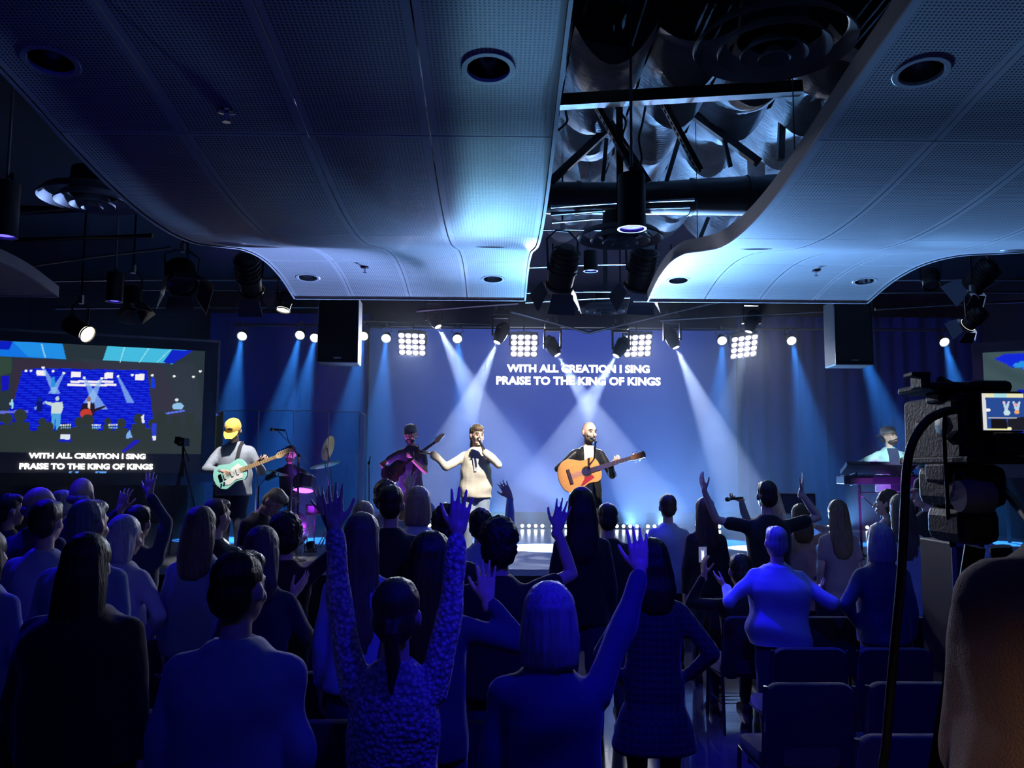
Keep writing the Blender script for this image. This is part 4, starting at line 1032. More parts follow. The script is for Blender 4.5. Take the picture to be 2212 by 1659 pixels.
    remesh_later(topm, 'dress' if dress else 'top', topc, root, cv, 4, folds(fold * s, seed))
    if legs: remesh_later(legm, 'trousers', bottom, root, 0.022, 3, folds(0.005, seed + 1))
    if legs:
        for q in (-1, 1):
            if sit: A = np.array((q * 0.14 * s, 0.40 * s, 0.09))
            else:
                fx, fy = (q * stance, 0.0) if feet is None else feet[0 if q > 0 else 1]; A = np.array((fx * s, (fy - 0.02) * s, 0.085 * s))
            rg = []
            for t, wx, hz in ((-0.075, 0.028, 0.06), (-0.05, 0.04, 0.09), (0.0, 0.043, 0.10), (0.06, 0.046, 0.075), (0.13, 0.048, 0.055), (0.18, 0.036, 0.04), (0.195, 0.016, 0.028)):
                rg.append([(A[0] + wx * s * c, A[1] + t * s, max(0.0, hz * s * (d + 1) / 2)) for c, d in ((1, -1), (1.02, -0.2), (0.75, 0.75), (0, 1), (-0.75, 0.75), (-1.02, -0.2), (-1, -1))])
            MB().rings(rg).build('shoe', C_SHOE, root)
    # hair
    hm = MB(); vox = 0.011; post = strands(0.0032, seed)
    def he(c, r): hell(hm, c, r)
    if cap is None and hair != 'bald':
        if hair in ('short', 'crop'):
            g = 1.0 if hair == 'short' else 0.95
            he((0, -0.014, 1.676), (0.083 * g, 0.096 * g, 0.090 * g)); he((0, -0.050, 1.620), (0.072, 0.056, 0.078)); he((0, 0.040, 1.716), (0.064, 0.062, 0.042 * g))
        elif hair == 'fringe':      # bald crown, hair round the back and sides
            he((0, -0.040, 1.602), (0.081, 0.063, 0.046))
        elif hair == 'curly':
            he((0, -0.02, 1.672), (0.098, 0.112, 0.104)); he((0, -0.05, 1.61), (0.092, 0.075, 0.09)); post = curls(0.010, seed)
        elif hair == 'bob':
            he((0, -0.014, 1.668), (0.090, 0.100, 0.098))
            hm.rings([[np.array(Hd((x_, y_, z_))) for x_, y_ in [(w_ * math.cos(a), -0.03 + d_ * math.sin(a)) for a in np.linspace(0, 2 * math.pi, 15)[:-1]]] for z_, w_, d_ in ((1.69, 0.086, 0.085), (1.62, 0.098, 0.090), (1.55, 0.104, 0.088), (1.49, 0.098, 0.078), (1.47, 0.080, 0.060))])
        elif hair in ('long', 'xlong'):
            he((0, -0.014, 1.670), (0.088, 0.100, 0.098)); e = hairlen
            rg = []
            for t, w_, d_, y0 in ((0, 0.084, 0.080, -0.03), (0.18, 0.096, 0.080, -0.045), (0.36, 0.104, 0.066, -0.062), (0.6, 0.112, 0.050, -0.095), (0.85, 0.098, 0.042, -0.112), (1.0, 0.060, 0.028, -0.116)):
                z_ = 1.68 - t * (0.20 + e)
                pts_ = [np.array((w_ * math.cos(a), y0 + d_ * math.sin(a), z_)) for a in np.linspace(0, 2 * math.pi, 15)[:-1]]
                rg.append([Hd(p_) if z_ > 1.48 else (sh(p_) * 0.6 + Hd(p_) * 0.4) for p_ in pts_])
            hm.rings(rg)
        elif hair in ('pony', 'bun'):
            he((0, -0.010, 1.680), (0.084, 0.100, 0.088)); he((0, -0.05, 1.62), (0.074, 0.058, 0.078)); he((0, 0.045, 1.712), (0.068, 0.060, 0.044))
            if hair == 'bun': he((0, -0.10, 1.70), (0.038, 0.036, 0.036))
            else:
                hm.tube([Hd((0, -0.09, 1.66)), Hd((0, -0.125, 1.60)), Hd((0.005, -0.12, 1.50)), Hd((0.0, -0.115, 1.40))], [0.026 * s, 0.032 * s, 0.03 * s, 0.012 * s], n=10)
        remesh_later(hm, 'hair', hc, root, 0.010, 3, post)
    if cap is not None:
        cm, brim, back = cap
        hell(hm, (0, -0.045, 1.610), (0.078, 0.060, 0.055)); remesh_later(hm, 'hair', hc, root, 0.012, 3, post)
        cb = MB(); rg = []
        for z_, k in ((1.662, 1.0), (1.70, 1.0), (1.735, 0.88), (1.755, 0.62), (1.764, 0.3), (1.766, 0.02)):
            rg.append([Hd((0.087 * k * math.cos(a), -0.004 + 0.106 * k * math.sin(a), z_ + 0.006)) for a in np.linspace(0, 2 * math.pi, 21)[:-1]])
        cb.rings(rg, cap=False); c1 = cb.build('cap', cm, root)
        y_ = -1 if back else 1; bb = MB(); rg = []
        for t in np.linspace(0, 1, 6):
            hw = 0.078 * (1 - 0.55 * t ** 2.2)
            rg.append([Hd((x_, y_ * (0.07 + 0.115 * t), 1.672 - brim * t + 0.010 * (1 - (x_ / 0.078) ** 2))) for x_ in np.linspace(-hw, hw, 9)])
        bb.rings(rg, cap=False, closed=False); bb.rings([[np.array(p_) - np.array((0, 0, 0.005)) for p_ in r_] for r_ in rg], cap=False, closed=False)
        bo = bb.build('brim', cm, root); bo.parent = c1
        if cm is C_YCAP:
            MB().ell(Hd((0.0, 0.098, 1.715)), (0.034 * s, 0.006 * s, 0.018 * s), MhS).build('patch', C_CHAR, root).parent = c1
    if face:
        m_eye = mat('eye_dark', (0.03, 0.02, 0.02), rough=0.2, bump=0.01); m_lip = mat('lips', (0.42, 0.18, 0.16), rough=0.45, bump=0.03)
        for q in (-1, 1):
            MB().ell(Hd((q * 0.032, 0.089, 1.640)), (0.013 * s, 0.007 * s, 0.006 * s), MhS, 10, 6).build('eye', m_eye, root)
            MB().tube([Hd((q * 0.016, 0.098, 1.662)), Hd((q * 0.034, 0.096, 1.668)), Hd((q * 0.050, 0.082, 1.662))], 0.0052 * s, n=6).build('eyebrow', H_BROWN if hc is not H_BLACK else H_BLACK, root)
        MB().ell(Hd((0, 0.108, 1.565)), (0.023 * s, 0.006 * s, 0.007 * s), MhS, 10, 6).build('lips', m_lip, root)
        if beard is not None:
            bm = MB(); hell(bm, (0, 0.045, 1.556), (0.060, 0.062, 0.045)); bm.caps(Hd((-0.025, 0.103, 1.583)), Hd((0.025, 0.103, 1.583)), 0.008 * s, 0.008 * s)
            remesh_later(bm, 'beard', beard, root, 0.009, 2, curls(0.002, seed))
    if glasses:
        gm = MB()
        for q in (-1, 1):
            gm.lathe([(0.026 * s, 0.002), (0.029 * s, 0.002), (0.029 * s, -0.002), (0.026 * s, -0.002)], Hd((q * 0.034, 0.106, 1.640)), MhS @ Matrix.Rotation(math.pi / 2, 3, 'X'), 16)
            gm.tube([Hd((q * 0.062, 0.104, 1.645)), Hd((q * 0.084, 0.0, 1.642))], 0.003 * s, n=6)
        gm.tube([Hd((-0.008, 0.11, 1.643)), Hd((0.008, 0.11, 1.643))], 0.003 * s, n=6)
        gm.build('glasses', m_chrome, root)
    root['height_m'] = round(h, 3)
    return root, dict(Hd=Hd, sh=sh, s=s, base=base, Rz=Rz)
# ---------------------------------------------------------------- audience (seen from behind, facing the stage)
AUD = 'people standing in the audience'
def up(w, t, Y, **k):
    d = dict(w=(w[0], w[1], Y), t=(t[0], t[1], Y + 0.03)); d.update(k); return d
def aud(px, top, Y, label, **k): return person(px, top, Y, label, AUD, **k)
# nearest row
aud(517, 1180, 2.95, 'broad man with short dark hair in a plain blue sweater, arms at his sides', hair='crop', hc=H_BLACK, topc=C_STEEL, bulk=1.16, wide=1.14, fine=0.009, cv=0.011, fold=0.010, head=(-14, 0, 0))
aud(857, 1242, 3.02, 'woman in an open mauve knit raising both arms high with spread hands', hair='pony', hc=H_BROWN, topc=C_KNIT, bulk=1.05, fine=0.005, cv=0.009, fold=0.005,
    L=up((724, 1140), (714, 1024), 3.15, hint=(-0.8, -0.1, -0.4), spread=0.15, n=(0.15, 1, 0)), R=up((988, 1150), (1003, 1036), 3.15, hint=(0.7, -0.1, -0.4), spread=0.15, n=(-0.1, 1, 0)))
aud(1186, 1248, 2.98, 'grey bob-haired woman in a dark jacket holding one arm up with flat hand', hair='bob', hc=H_GREY, topc=C_NAVY, bulk=1.12, wide=1.06, fine=0.005, cv=0.011, fold=0.010,
    R=up((1383, 1232), (1374, 1128), 3.25, hint=(0.8, 0.3, -0.6), spread=0.08, n=(0.1, 1, 0)))
# second row
aud(193, 1146, 3.66, 'person in black with a mane of long loose dark hair and broad shoulders', hair='xlong', hc=H_BLACK, topc=C_BLACK, bulk=1.3, wide=1.25, hairlen=0.32, cv=0.014)
aud(-22, 1140, 4.62, 'long-haired woman in a pale blouse at the hall edge end of her row', hair='long', hc=H_BROWN, topc=C_BLUE, R='front', hairlen=0.25)
aud(931, 1142, 3.68, 'woman with long straight dark hair and a pale cuff, one hand held up low', hair='xlong', hc=H_BLACK, topc=C_NAVY, hairlen=0.3, R=up((1052, 1296), (1050, 1236), 3.75, hint=(0.5, -0.2, -1), spread=0.17), fine=0.006)
aud(1078, 1115, 4.62, 'woman with big round dark hair in a black tee raising one bare arm', hair='curly', hc=H_BLACK, topc=C_BLACK, sleeves='short', bulk=1.12, R=up((1203, 1143), (1219, 1086), 4.75, hint=(0.6, 0, -1), spread=0.17), fine=0.006)
# third row
aud(568, 1132, 4.62, 'woman with smooth light hair and dark sweater clapping beside the broad man', hair='long', hc=H_LBROWN, topc=C_CHAR, hairlen=0.12, R=up((628, 1292), (652, 1262), 4.75, hint=(0.5, -0.3, -1), n=(-0.8, 0.3, 0.3)), L='front', fine=0.008)
aud(619, 1105, 5.52, 'dark-haired person in black reaching one arm up behind the knit sleeve', hair='curly', hc=H_BLACK, topc=C_BLACK, R=up((700, 1106), (690, 1048), 5.58, hint=(0.9, 0.1, -0.4), spread=0.17), fine=0.006)
aud(783, 1103, 4.68, 'woman with very long straight light-brown hair in a light blue blouse', hair='xlong', hc=H_LBROWN, topc=C_BLUE, hairlen=0.42, bulk=1.05)
aud(192, 1073, 4.64, 'man with cropped grey hair in a light blue shirt behind the black-clad person', hair='crop', hc=H_GREY, topc=C_BLUE, bulk=1.12, wide=1.05, head=(-12, 0, 0))
aud(264, 1108, 5.5, 'short woman with a smooth platinum bob turned sideways', hair='bob', hc=H_WHITE, topc=C_WHITE, head=(-35, 8, 0), wide=0.95, bulk=1.1, R='hip')
aud(1408, 1158, 4.62, 'woman in a long dark plaid tunic with hands on her hips by the aisle', hair='long', hc=H_BLACK, topc=C_PLAID, bottom=C_BLACK, R='hip', L='hip', hem=0.60, dress=True, hairlen=0.10)
# fourth row
aud(436, 1090, 5.52, 'woman with straight light hair and a draped scarf beside the balding man in black', hair='long', hc=H_LBROWN, topc=C_STEEL, hairlen=0.15, bulk=1.08, R='front')
aud(104, 1076, 5.46, 'man with short dark hair in a blue shirt by the hall edge', hair='short', hc=H_BLACK, topc=C_BLUE, bulk=1.1, wide=1.06)
aud(968, 1088, 5.5, 'person with wavy dark hair half hidden behind the raised knit sleeve', hair='curly', hc=H_BLACK, topc=C_BLACK)
# further rows
aud(84, 1045, 6.35, 'balding grey man with glasses turned towards the screen', hair='fringe', hc=H_GREY, topc=C_NAVY, head=(-60, 0, 0), glasses=True, bulk=1.1)
aud(300, 1088, 6.4, 'person in a dark checked shirt raising both hands near the platinum bob', hair='short', hc=H_BLACK, topc=C_NAVY, L=up((260, 1102), (273, 1054), 6.45, hint=(-0.6, 0, -1), spread=0.17), R=up((322, 1066), (326, 1024), 6.45, hint=(0.6, 0, -0.8), spread=0.17), fine=0.008)
aud(468, 1073, 6.45, 'man with thinning dark hair in a black leather jacket', hair='crop', hc=H_BROWN, topc=C_LEATHER, bulk=1.08, head=(-25, 0, 0))
aud(786, 1080, 7.3, 'woman with parted blond hair in front of the long-haired blouse woman', hair='long', hc=H_BLOND, topc=C_GREY, hairlen=0.12)
aud(846, 1045, 6.47, 'man with thick black hair in a black jacket with turned-up collar', hair='short', hc=H_BLACK, topc=C_BLACK, bulk=1.1, wide=1.1)
aud(1256, 1050, 6.4, 'woman with long dark hair in a black hooded top in front of the guitarist', hair='xlong', hc=H_BLACK, topc=C_BLACK, hairlen=0.22, bulk=1.05)
aud(20, 1064, 7.2, 'dark-haired person in black standing nearest the hall edge before the screen', hair='short', hc=H_BLACK, topc=C_BLACK, head=(-40, 0, 0))
aud(137, 1056, 8.0, 'white-haired person in glasses looking at the screen', hair='short', hc=H_WHITE, topc=C_CHAR, head=(50, 0, 0), glasses=True)
aud(178, 1026, 7.2, 'tall bald man with a fringe of hair facing the screen', hair='fringe', hc=H_GREY, topc=C_BLACK, bulk=1.1)
aud(834, 1036, 8.1, 'curly-haired person behind the black jacket raising one hand', hair='curly', hc=H_BROWN, topc=C_GREY, R=up((882, 1058), (890, 1022), 8.15, hint=(0.6, 0, -1), spread=0.17), fine=0.008)
aud(904, 1048, 7.3, 'woman with a neat blond bob in a white blouse', hair='bob', hc=H_BLOND, topc=C_WHITE)
aud(1038, 1097, 7.2, 'short dark-haired person in a pale top raising a blue-sleeved arm', hair='curly', hc=H_BLACK, topc=C_BLUE, R=up((1101, 1073), (1084, 1041), 7.3, hint=(0.8, 0, -0.8), spread=0.17), fine=0.008)
aud(1312, 1083, 7.2, 'broad man with short dark hair in a black tee, hands on hips', hair='crop', hc=H_BLACK, topc=C_BLACK, R='hip', L='hip', bulk=1.16, wide=1.14, sleeves='short')
aud(1442, 1065, 8.8, 'young person with neat dark hair in a loose grey-blue shirt by the aisle', hair='short', hc=H_BROWN, topc=C_BLUE, bottom=C_BLACK, R='front', bulk=1.08, hem=0.78)
aud(1522, 1072, 8.3, 'woman with long wavy brown hair in a black jacket beside the aisle', hair='xlong', hc=H_BROWN, topc=C_BLACK, hairlen=0.22, bulk=1.05)
aud(1656, 1035, 8.1, 'bald-headed man in a black tee with both arms raised wide', hair='crop', hc=H_BLACK, topc=C_BLACK, sleeves='short', bulk=1.1, wide=1.08, L=dict(w=(1522, 1062, 8.1), t=(1510, 1012, 8.15), hint=(-0.2, 0, -1), n=(1, 0.3, 0), spread=0.05), R=dict(w=(1730, 1064, 8.1), t=(1737, 1020, 8.15), hint=(0.2, 0, -1), n=(-1, 0.3, 0), spread=0.1), fine=0.008)
aud(1676, 1132, 6.26, 'heavy balding man in a bright blue-lit shirt holding both hands out', hair='crop', hc=H_GREY, topc=C_BLUE, bottom=C_JEAN, bulk=1.3, wide=1.18, L=dict(w=(1568, 1268, 6.4), t=(1543, 1244, 6.5), hint=(-0.7, -0.5, -0.6), n=(0.6, 0.3, 0.6)), R=dict(w=(1766, 1282, 6.4), t=(1779, 1254, 6.5), hint=(0.7, -0.5, -0.6), n=(-0.6, 0.3, 0.6)), fine=0.008, cv=0.011, fold=0.030)
seated, _ = person(1598, 1193, 6.88, 'dark-haired person sitting and holding up a lit phone', 'people sitting in the audience', hair='short', hc=H_BLACK, topc=C_BLACK, sit=True, L=dict(w=(1521, 1242, 7.05), t=(1519, 1204, 7.05), hint=(-0.4, 0, -1), n=(0.6, 0.2, 0), curl=0.5), fine=0.008)
aud(1727, 1086, 8.95, 'woman in a floral pink blouse holding one lit hand out', hair='long', hc=H_BROWN, topc=C_FLORAL, hairlen=0.12, R=dict(w=(1757, 1136, 9.0), t=(1774, 1146, 9.1), hint=(0.3, -0.4, -1), n=(0, 0, 1)), hem=0.62, dress=True, fine=0.009)
aud(1808, 1077, 8.45, 'woman with long straight hair in a dusty pink dress', hair='xlong', hc=H_LBROWN, topc=C_PINK, hairlen=0.28, hem=0.40, dress=True, sleeves='short')
aud(1899, 1126, 6.28, 'woman with a short grey bob in a dark jacket behind the pink dress', hair='bob', hc=H_GREY, topc=C_NAVY, bulk=1.14, wide=1.05, L='hip')
aud(1917, 1055, 8.75, 'woman with wavy brown hair turned in profile', hair='xlong', hc=H_BROWN, topc=C_PINK, head=(60, 0, 0), hairlen=0.2)
aud(1944, 1065, 7.6, 'woman with long brown hair in a loose pale top under the video camera cable', hair='xlong', hc=H_LBROWN, topc=C_WHITE, hairlen=0.28, hem=0.74, bulk=1.1)
aud(2003, 1032, 8.3, 'man in a black tee and dark cap turned sideways', hc=H_BLACK, topc=C_BLACK, cap=(C_BLACK, 0.03, False), sleeves='short', head=(75, 0, 0), bulk=1.1)
aud(2112, 1090, 7.55, 'person in a white long-sleeved shirt behind the video camera', hair='short', hc=H_BROWN, topc=C_WHITE, L=dict(w=(2062, 1122, 7.9), t=(2048, 1110, 7.95), hint=(-0.4, 0, -1), n=(0, 0, -1)))
# phone held by the seated person
ph = empty('phone', pt(1518, 1198, 7.08), 'lit phone held up by the seated person', 'phone')
put(MB().box(pt(1518, 1198, 7.08), (0.078, 0.009, 0.145)).build('case', m_black, smooth=False, bevel=0.006), ph)
put(MB().box(pt(1518, 1198, 7.074), (0.064, 0.003, 0.125)).build('display', mat('phone_display', (0.02, 0.02, 0.05), rough=0.1, emit=(0.25, 0.28, 0.55), estr=0.5, bump=0.01), smooth=False), ph)
put(MB().prism([(-0.010, -0.04), (-0.002, -0.04), (0.001, 0.0), (0.006, -0.04), (0.012, -0.04), (0.010, 0.04), (0.002, 0.02), (-0.010, 0.04)], 0, 0.002, Matrix.Rotation(math.pi / 2, 3, 'X'), pt(1518, 1198, 7.070)).build('screen_glow', mat('phone_bright', (0.8, 0.8, 0.8), emit=(0.8, 0.85, 1.0), estr=1.3), smooth=False), ph)
# camera operator on the riser
person(2385, 790, 1.28, 'camera operator in a thick brown fleece jacket beside the video camera', None, z0=0.45, hair='short', hc=H_BLACK, topc=C_FLEECE, bulk=1.30, wide=1.16, height=1.76, cv=0.010, fold=0.010, L=dict(w=(2195, 1330, 1.50), hint=(-0.6, -0.4, -1), f=(0.3, 1, 0.2)))

# ---------------------------------------------------------------- the band (facing the hall)
PI = math.pi
BAND = 'band members on the stage'
def band(px, top, Y, label, **k): return person(px, top, Y, label, BAND, z0=k.pop('z0', STAGE_Z), rot=k.pop('rot', PI), face=True, **k)
band(1270, 911, 11.15, 'bearded bald man in a black leather jacket playing an acoustic guitar', hair='bald', topc=C_LEATHER, bottom=C_CHAR, head=(28, 4, 0), beard=H_LBROWN, hc=H_LBROWN, fine=0.008, cv=0.011,
     R=dict(w=(1237, 1017, 10.86), t=(1256, 1026, 10.84), hint=(1, 0.2, -0.7), n=(0, -1, 0.1), curl=0.35), L=dict(w=(1319, 1004, 10.90), t=(1330, 996, 10.84), hint=(-0.5, -0.2, -1), n=(0, -0.6, 0.9), curl=0.9), neck_open=True, hem=0.74, inner=(C_CREAM, 0.062, 0.045, 0.74))
band(1029, 915, 11.3, 'woman in a cream hooded jacket singing with one arm stretched out', hair='pony', hc=H_LBROWN, topc=C_CREAM, bottom=C_LJEAN, head=(25, 4, 0), fine=0.008, cv=0.012, bulk=1.16, fold=0.014, inner=(C_WHITE, 0.06, 0.015, 1.18),
     R=dict(w=(934, 979, 11.1), t=(908, 980, 11.05), hint=(0, 0, -1), n=(0, 0, 1), curl=0.15), L=dict(w=(1045, 972, 11.08), t=(1038, 955, 11.02), hint=(-0.8, 0.1, -0.8), n=(0.9, 0, 0), curl=0.95))
_, GI = band(510, 897, 11.0, 'guitarist in a mustard cap and grey sweatshirt looking down at his guitar', hc=H_BROWN, topc=C_LGREY, bottom=C_JEAN, cap=(C_YCAP, 0.03, False), head=(0, 34, 0), height=1.86, fine=0.008, cv=0.012, bulk=1.18, wide=1.08, fold=0.009,
     R=dict(w=(481, 1018, 10.72), t=(497, 1026, 10.70), hint=(1, 0.2, -0.6), n=(0, -1, 0.1), curl=0.5), L=dict(w=(556, 1000, 10.76), t=(566, 994, 10.70), hint=(-0.6, -0.2, -1), n=(0, -0.6, 0.9), curl=0.9))
_, BI = band(889, 917, 12.8, 'bass player in a dark tee and flat cap standing behind the singer', hc=H_BLACK, topc=C_NAVY, bottom=C_BLACK, cap=(C_GREY, 0.02, False), sleeves='short', beard=H_BLACK, fine=0.009, head=(-10, 8, 0),
     R=dict(w=(841, 1018, 12.5), t=(852, 1024, 12.45), hint=(1, 0.2, -0.5), n=(0, -1, 0), curl=0.5), L=dict(w=(893, 995, 12.5), t=(884, 988, 12.44), hint=(-0.6, -0.1, -1), n=(0, -0.6, 0.9), curl=0.9))
band(628, 961, 13.7, 'drummer in a dark shirt sitting behind the clear shield', hair='short', hc=H_BROWN, topc=C_NAVY, bottom=C_BLACK, sit=True, fine=0.010, beard=H_BROWN,
     R=dict(w=(596, 1022, 13.3), hint=(1, 0, -0.6), f=(0, 1, 0.2), n=(0, 0, -1), curl=0.8), L=dict(w=(662, 1022, 13.3), hint=(-1, 0, -0.6), f=(0, 1, 0.2), n=(0, 0, -1), curl=0.8))
band(1920, 922, 13.2, 'keyboard player in a mint jacket and pale cap looking sideways', hc=H_BLACK, topc=C_MINT, bottom=C_BLACK, cap=(C_CREAM, 0.02, True), head=(30, -6, 0), beard=H_BROWN, fine=0.009, bulk=1.15, inner=(C_NAVY, 0.075, 0.075, 0.86),
     R=dict(w=(1880, 1006, 12.95), hint=(1, 0.2, -0.5), f=(-0.2, 1, -0.2), n=(0, 0, -1), curl=0.3), L=dict(w=(1966, 984, 12.95), t=(1972, 962, 12.92), hint=(-1, 0.1, -0.7), n=(0.5, 0.6, 0), curl=0.3))
person(1664, 1052, 9.7, 'platinum-haired singer in grey at the foot of the stage holding a microphone', 'people at the foot of the stage', rot=PI * 0.72, hair='long', hc=H_PLAT, topc=C_GREY, face=True, hairlen=0.1,
       R=dict(w=(1600, 1080, 9.55), t=(1584, 1078, 9.5), hint=(0, 0, -1), n=(0, 0, 1), curl=0.9))
person(548, 1052, 8.9, 'blond stagehand in a black tee bending his head down before the stage', 'people at the foot of the stage', rot=-PI * 0.62, hair='crop', hc=H_BLOND, topc=C_BLACK, sleeves='short', head=(0, 42, 0), lean=(0, 0.10), height=1.86, face=True, fine=0.009,
       R=dict(w=(560, 1150, 8.75), hint=(0.4, -0.6, -1), f=(0.2, 1, 0.1)), L='front')
bake_pending()
for _o in bpy.data.objects:
    if 'height_m' in _o: print('H', _o['height_m'], _o['label'][:40]); del _o['height_m']

# unseen warm lamp added behind the riser to brighten the camera operator
dl = empty('added_fill_lamp', (-0.35, -1.55, 0.0), 'added unseen warm lamp behind the riser that brightens the camera operator', 'lamp')
MB().lathe([(0.001, 0), (0.14, 0), (0.14, 0.02), (0.02, 0.035)], n=20).build('base', m_black, dl)
MB().tube([(0, 0, 0.03), (0, 0, 2.3), (0.0, 0.18, 2.42)], 0.012, n=8).build('pole', m_black, dl)
MB().lathe([(0.02, 0.06), (0.05, 0.05), (0.08, -0.06), (0.075, -0.06), (0.045, 0.04)], (0, 0.2, 2.40), aim((0, 0.8, -0.35)), 18).build('shade', m_black, dl)
spot('bulb', (-0.33, -1.22, 2.33), (0.78, 1.15, 1.35), 42, (1.0, 0.72, 0.55), 10, 0.7, 0.04, dl)
# ================================================================ CHAIRS
m_seat = mat('charcoal_upholstery', (0.022, 0.022, 0.032), rough=0.9, bump=0.3, bscale=220, var=0.12, sheen=0.3)
m_frame = mat('chair_frame', (0.06, 0.06, 0.07), rough=0.35, metal=0.6, bump=0.03)
def rrect(w, h, r, n=5):
    P = []
    for cx, cy_, a0 in ((w / 2 - r, h / 2 - r, 0), (-w / 2 + r, h / 2 - r, 90), (-w / 2 + r, -h / 2 + r, 180), (w / 2 - r, -h / 2 + r, 270)):
        for i in range(n + 1):
            a = math.radians(a0 + 90 * i / n); P.append((cx + r * math.cos(a), cy_ + r * math.sin(a)))
    return P
def pad(w, h, r, t, n=5):
    """pillowed slab in the local xz plane, thickness along y"""
    rg = []
    for y, k in ((-t / 2, -0.022), (-t * 0.42, -0.006), (0, 0.0), (t * 0.42, -0.006), (t / 2, -0.022)):
        rg.append([(x, y, z) for x, z in rrect(w + 2 * k, h + 2 * k, max(0.01, r + k), n)])
    return rg
def chair_proto():
    root = empty('stacking_chair', (0, 0, 0))
    R = Matrix.Rotation(math.radians(8), 3, 'X')
    def xf(rg, Rm, c): return [[np.array(Rm @ Vector(p) + Vector(c)) for p in ring] for ring in rg]
    MB().rings(xf(pad(0.48, 0.47, 0.075, 0.055), R, (0, 0.0, 0.645))).build('backrest', m_seat, root)
    MB().rings(xf(pad(0.49, 0.46, 0.06, 0.075), Matrix.Rotation(math.radians(86), 3, 'X'), (0, 0.27, 0.445))).build('seat', m_seat, root)
    MB().rings(xf([[(x, y, z) for x, z in rrect(0.30, 0.10, 0.02, 2)] for y in (-0.036, -0.03)], R, (0, 0.0, 0.50))).build('card_pocket', mat('pocket_grey', (0.04, 0.04, 0.055), rough=0.8, bump=0.1), root)
    for q in (-1, 1):
        MB().tube([(q * 0.235, -0.03, 0.86), (q * 0.238, 0.02, 0.42), (q * 0.245, -0.04, 0.0)], 0.0125, n=8).build('leg', m_frame, root)
        MB().tube([(q * 0.242, 0.46, 0.41), (q * 0.245, 0.50, 0.0)], 0.0125, n=8).build('leg', m_frame, root)
        MB().tube([(q * 0.238, 0.02, 0.41), (q * 0.242, 0.46, 0.405)], 0.0115, n=8).build('side_rail', m_frame, root)
    rk = MB()
    for y in (0.08, 0.18, 0.28, 0.38): rk.tube([(-0.235, y, 0.20), (0.235, y, 0.20)], 0.005, n=5)
    rk.tube([(-0.235, 0.0, 0.20), (-0.235, 0.46, 0.20)], 0.005, n=5).tube([(0.235, 0.0, 0.20), (0.235, 0.46, 0.20)], 0.005, n=5)
    rk.build('book_rack', m_frame, root)
    return root
proto = chair_proto(); first = [True]
def chair(x, y, label, grp, rot=0.0):
    o = proto if first[0] else copy_tree(proto); first[0] = False
    o.location = (x, y, 0); o.rotation_euler = (0, 0, rot); tag(o, label, 'chair', grp)
LBLOCK, RBLOCK = 'charcoal chairs of the wide block', 'charcoal chairs of the block beyond the aisle'
LAB = [
 ['charcoal chair at the hall-edge end of the row just ahead of the broad man', 'charcoal chair under the long-maned person in black', 'charcoal chair straight ahead of the broad man in blue', 'charcoal chair between the broad man and the knit-sleeved woman', 'charcoal chair between the knit-sleeved woman and the grey bob'],
 ['charcoal chair outermost behind the man in the blue shirt', 'charcoal chair behind the platinum bob', 'charcoal chair behind the scarf woman', 'charcoal chair behind the dark-haired arm raiser', 'charcoal chair behind the very long light-brown hair, one row on', 'charcoal chair at the aisle end behind the wavy-haired person'],
 ['charcoal chair outermost under the checked-shirt person', 'charcoal chair under the checked-shirt person, inner side', 'charcoal chair behind the black leather jacket', 'charcoal chair inner side of the black leather jacket', 'charcoal chair behind the turned-up black collar', 'charcoal chair at the aisle end behind the hooded top']]
for row, (Y, xs) in enumerate(((3.98, [-2.29 + 0.54 * k for k in range(5)]), (4.89, [-2.72 + 0.54 * k for k in range(6)]), (5.82, [-2.9 + 0.54 * k for k in range(6)]))):
    for k, x in enumerate(xs): chair(x, Y, LAB[row][k], LBLOCK)
def xat(px, Y): return pt(px, 1400, Y).x
chair(xat(1742, 4.66), 4.66, 'charcoal chair at the aisle end directly behind another lone chair, card in its pocket', RBLOCK)
chair(xat(1742, 4.66) + 0.55, 4.68, 'charcoal chair beside the carded aisle chair, next to the camera operator', RBLOCK)
chair(xat(1745, 5.55), 5.55, 'charcoal aisle chair right behind the heavy man in the blue-lit shirt', RBLOCK)
chair(xat(1745, 5.55) + 0.54, 5.55, 'charcoal chair behind the woman with the short grey bob', RBLOCK)
chair(xat(1628, 6.70), 6.70, 'charcoal aisle chair in front of the heavy man, with its side legs in view', RBLOCK)
chair(xat(1628, 6.70) + 0.56, 6.70, 'charcoal chair in front of the heavy man on his inner side', RBLOCK)
chair(xat(1628, 6.70) + 1.12, 6.70, 'charcoal chair in front of the woman with the short grey bob', RBLOCK)
chair(xat(1592, 7.62), 7.62, 'charcoal aisle chair ahead of the seated phone holder', RBLOCK)
chair(xat(1592, 7.62) + 0.92, 7.58, 'charcoal chair ahead of the phone holder near the pink dress', RBLOCK)
chair(xat(1955, 3.78), 3.78, 'charcoal chair low beside the brown fleece jacket', RBLOCK)

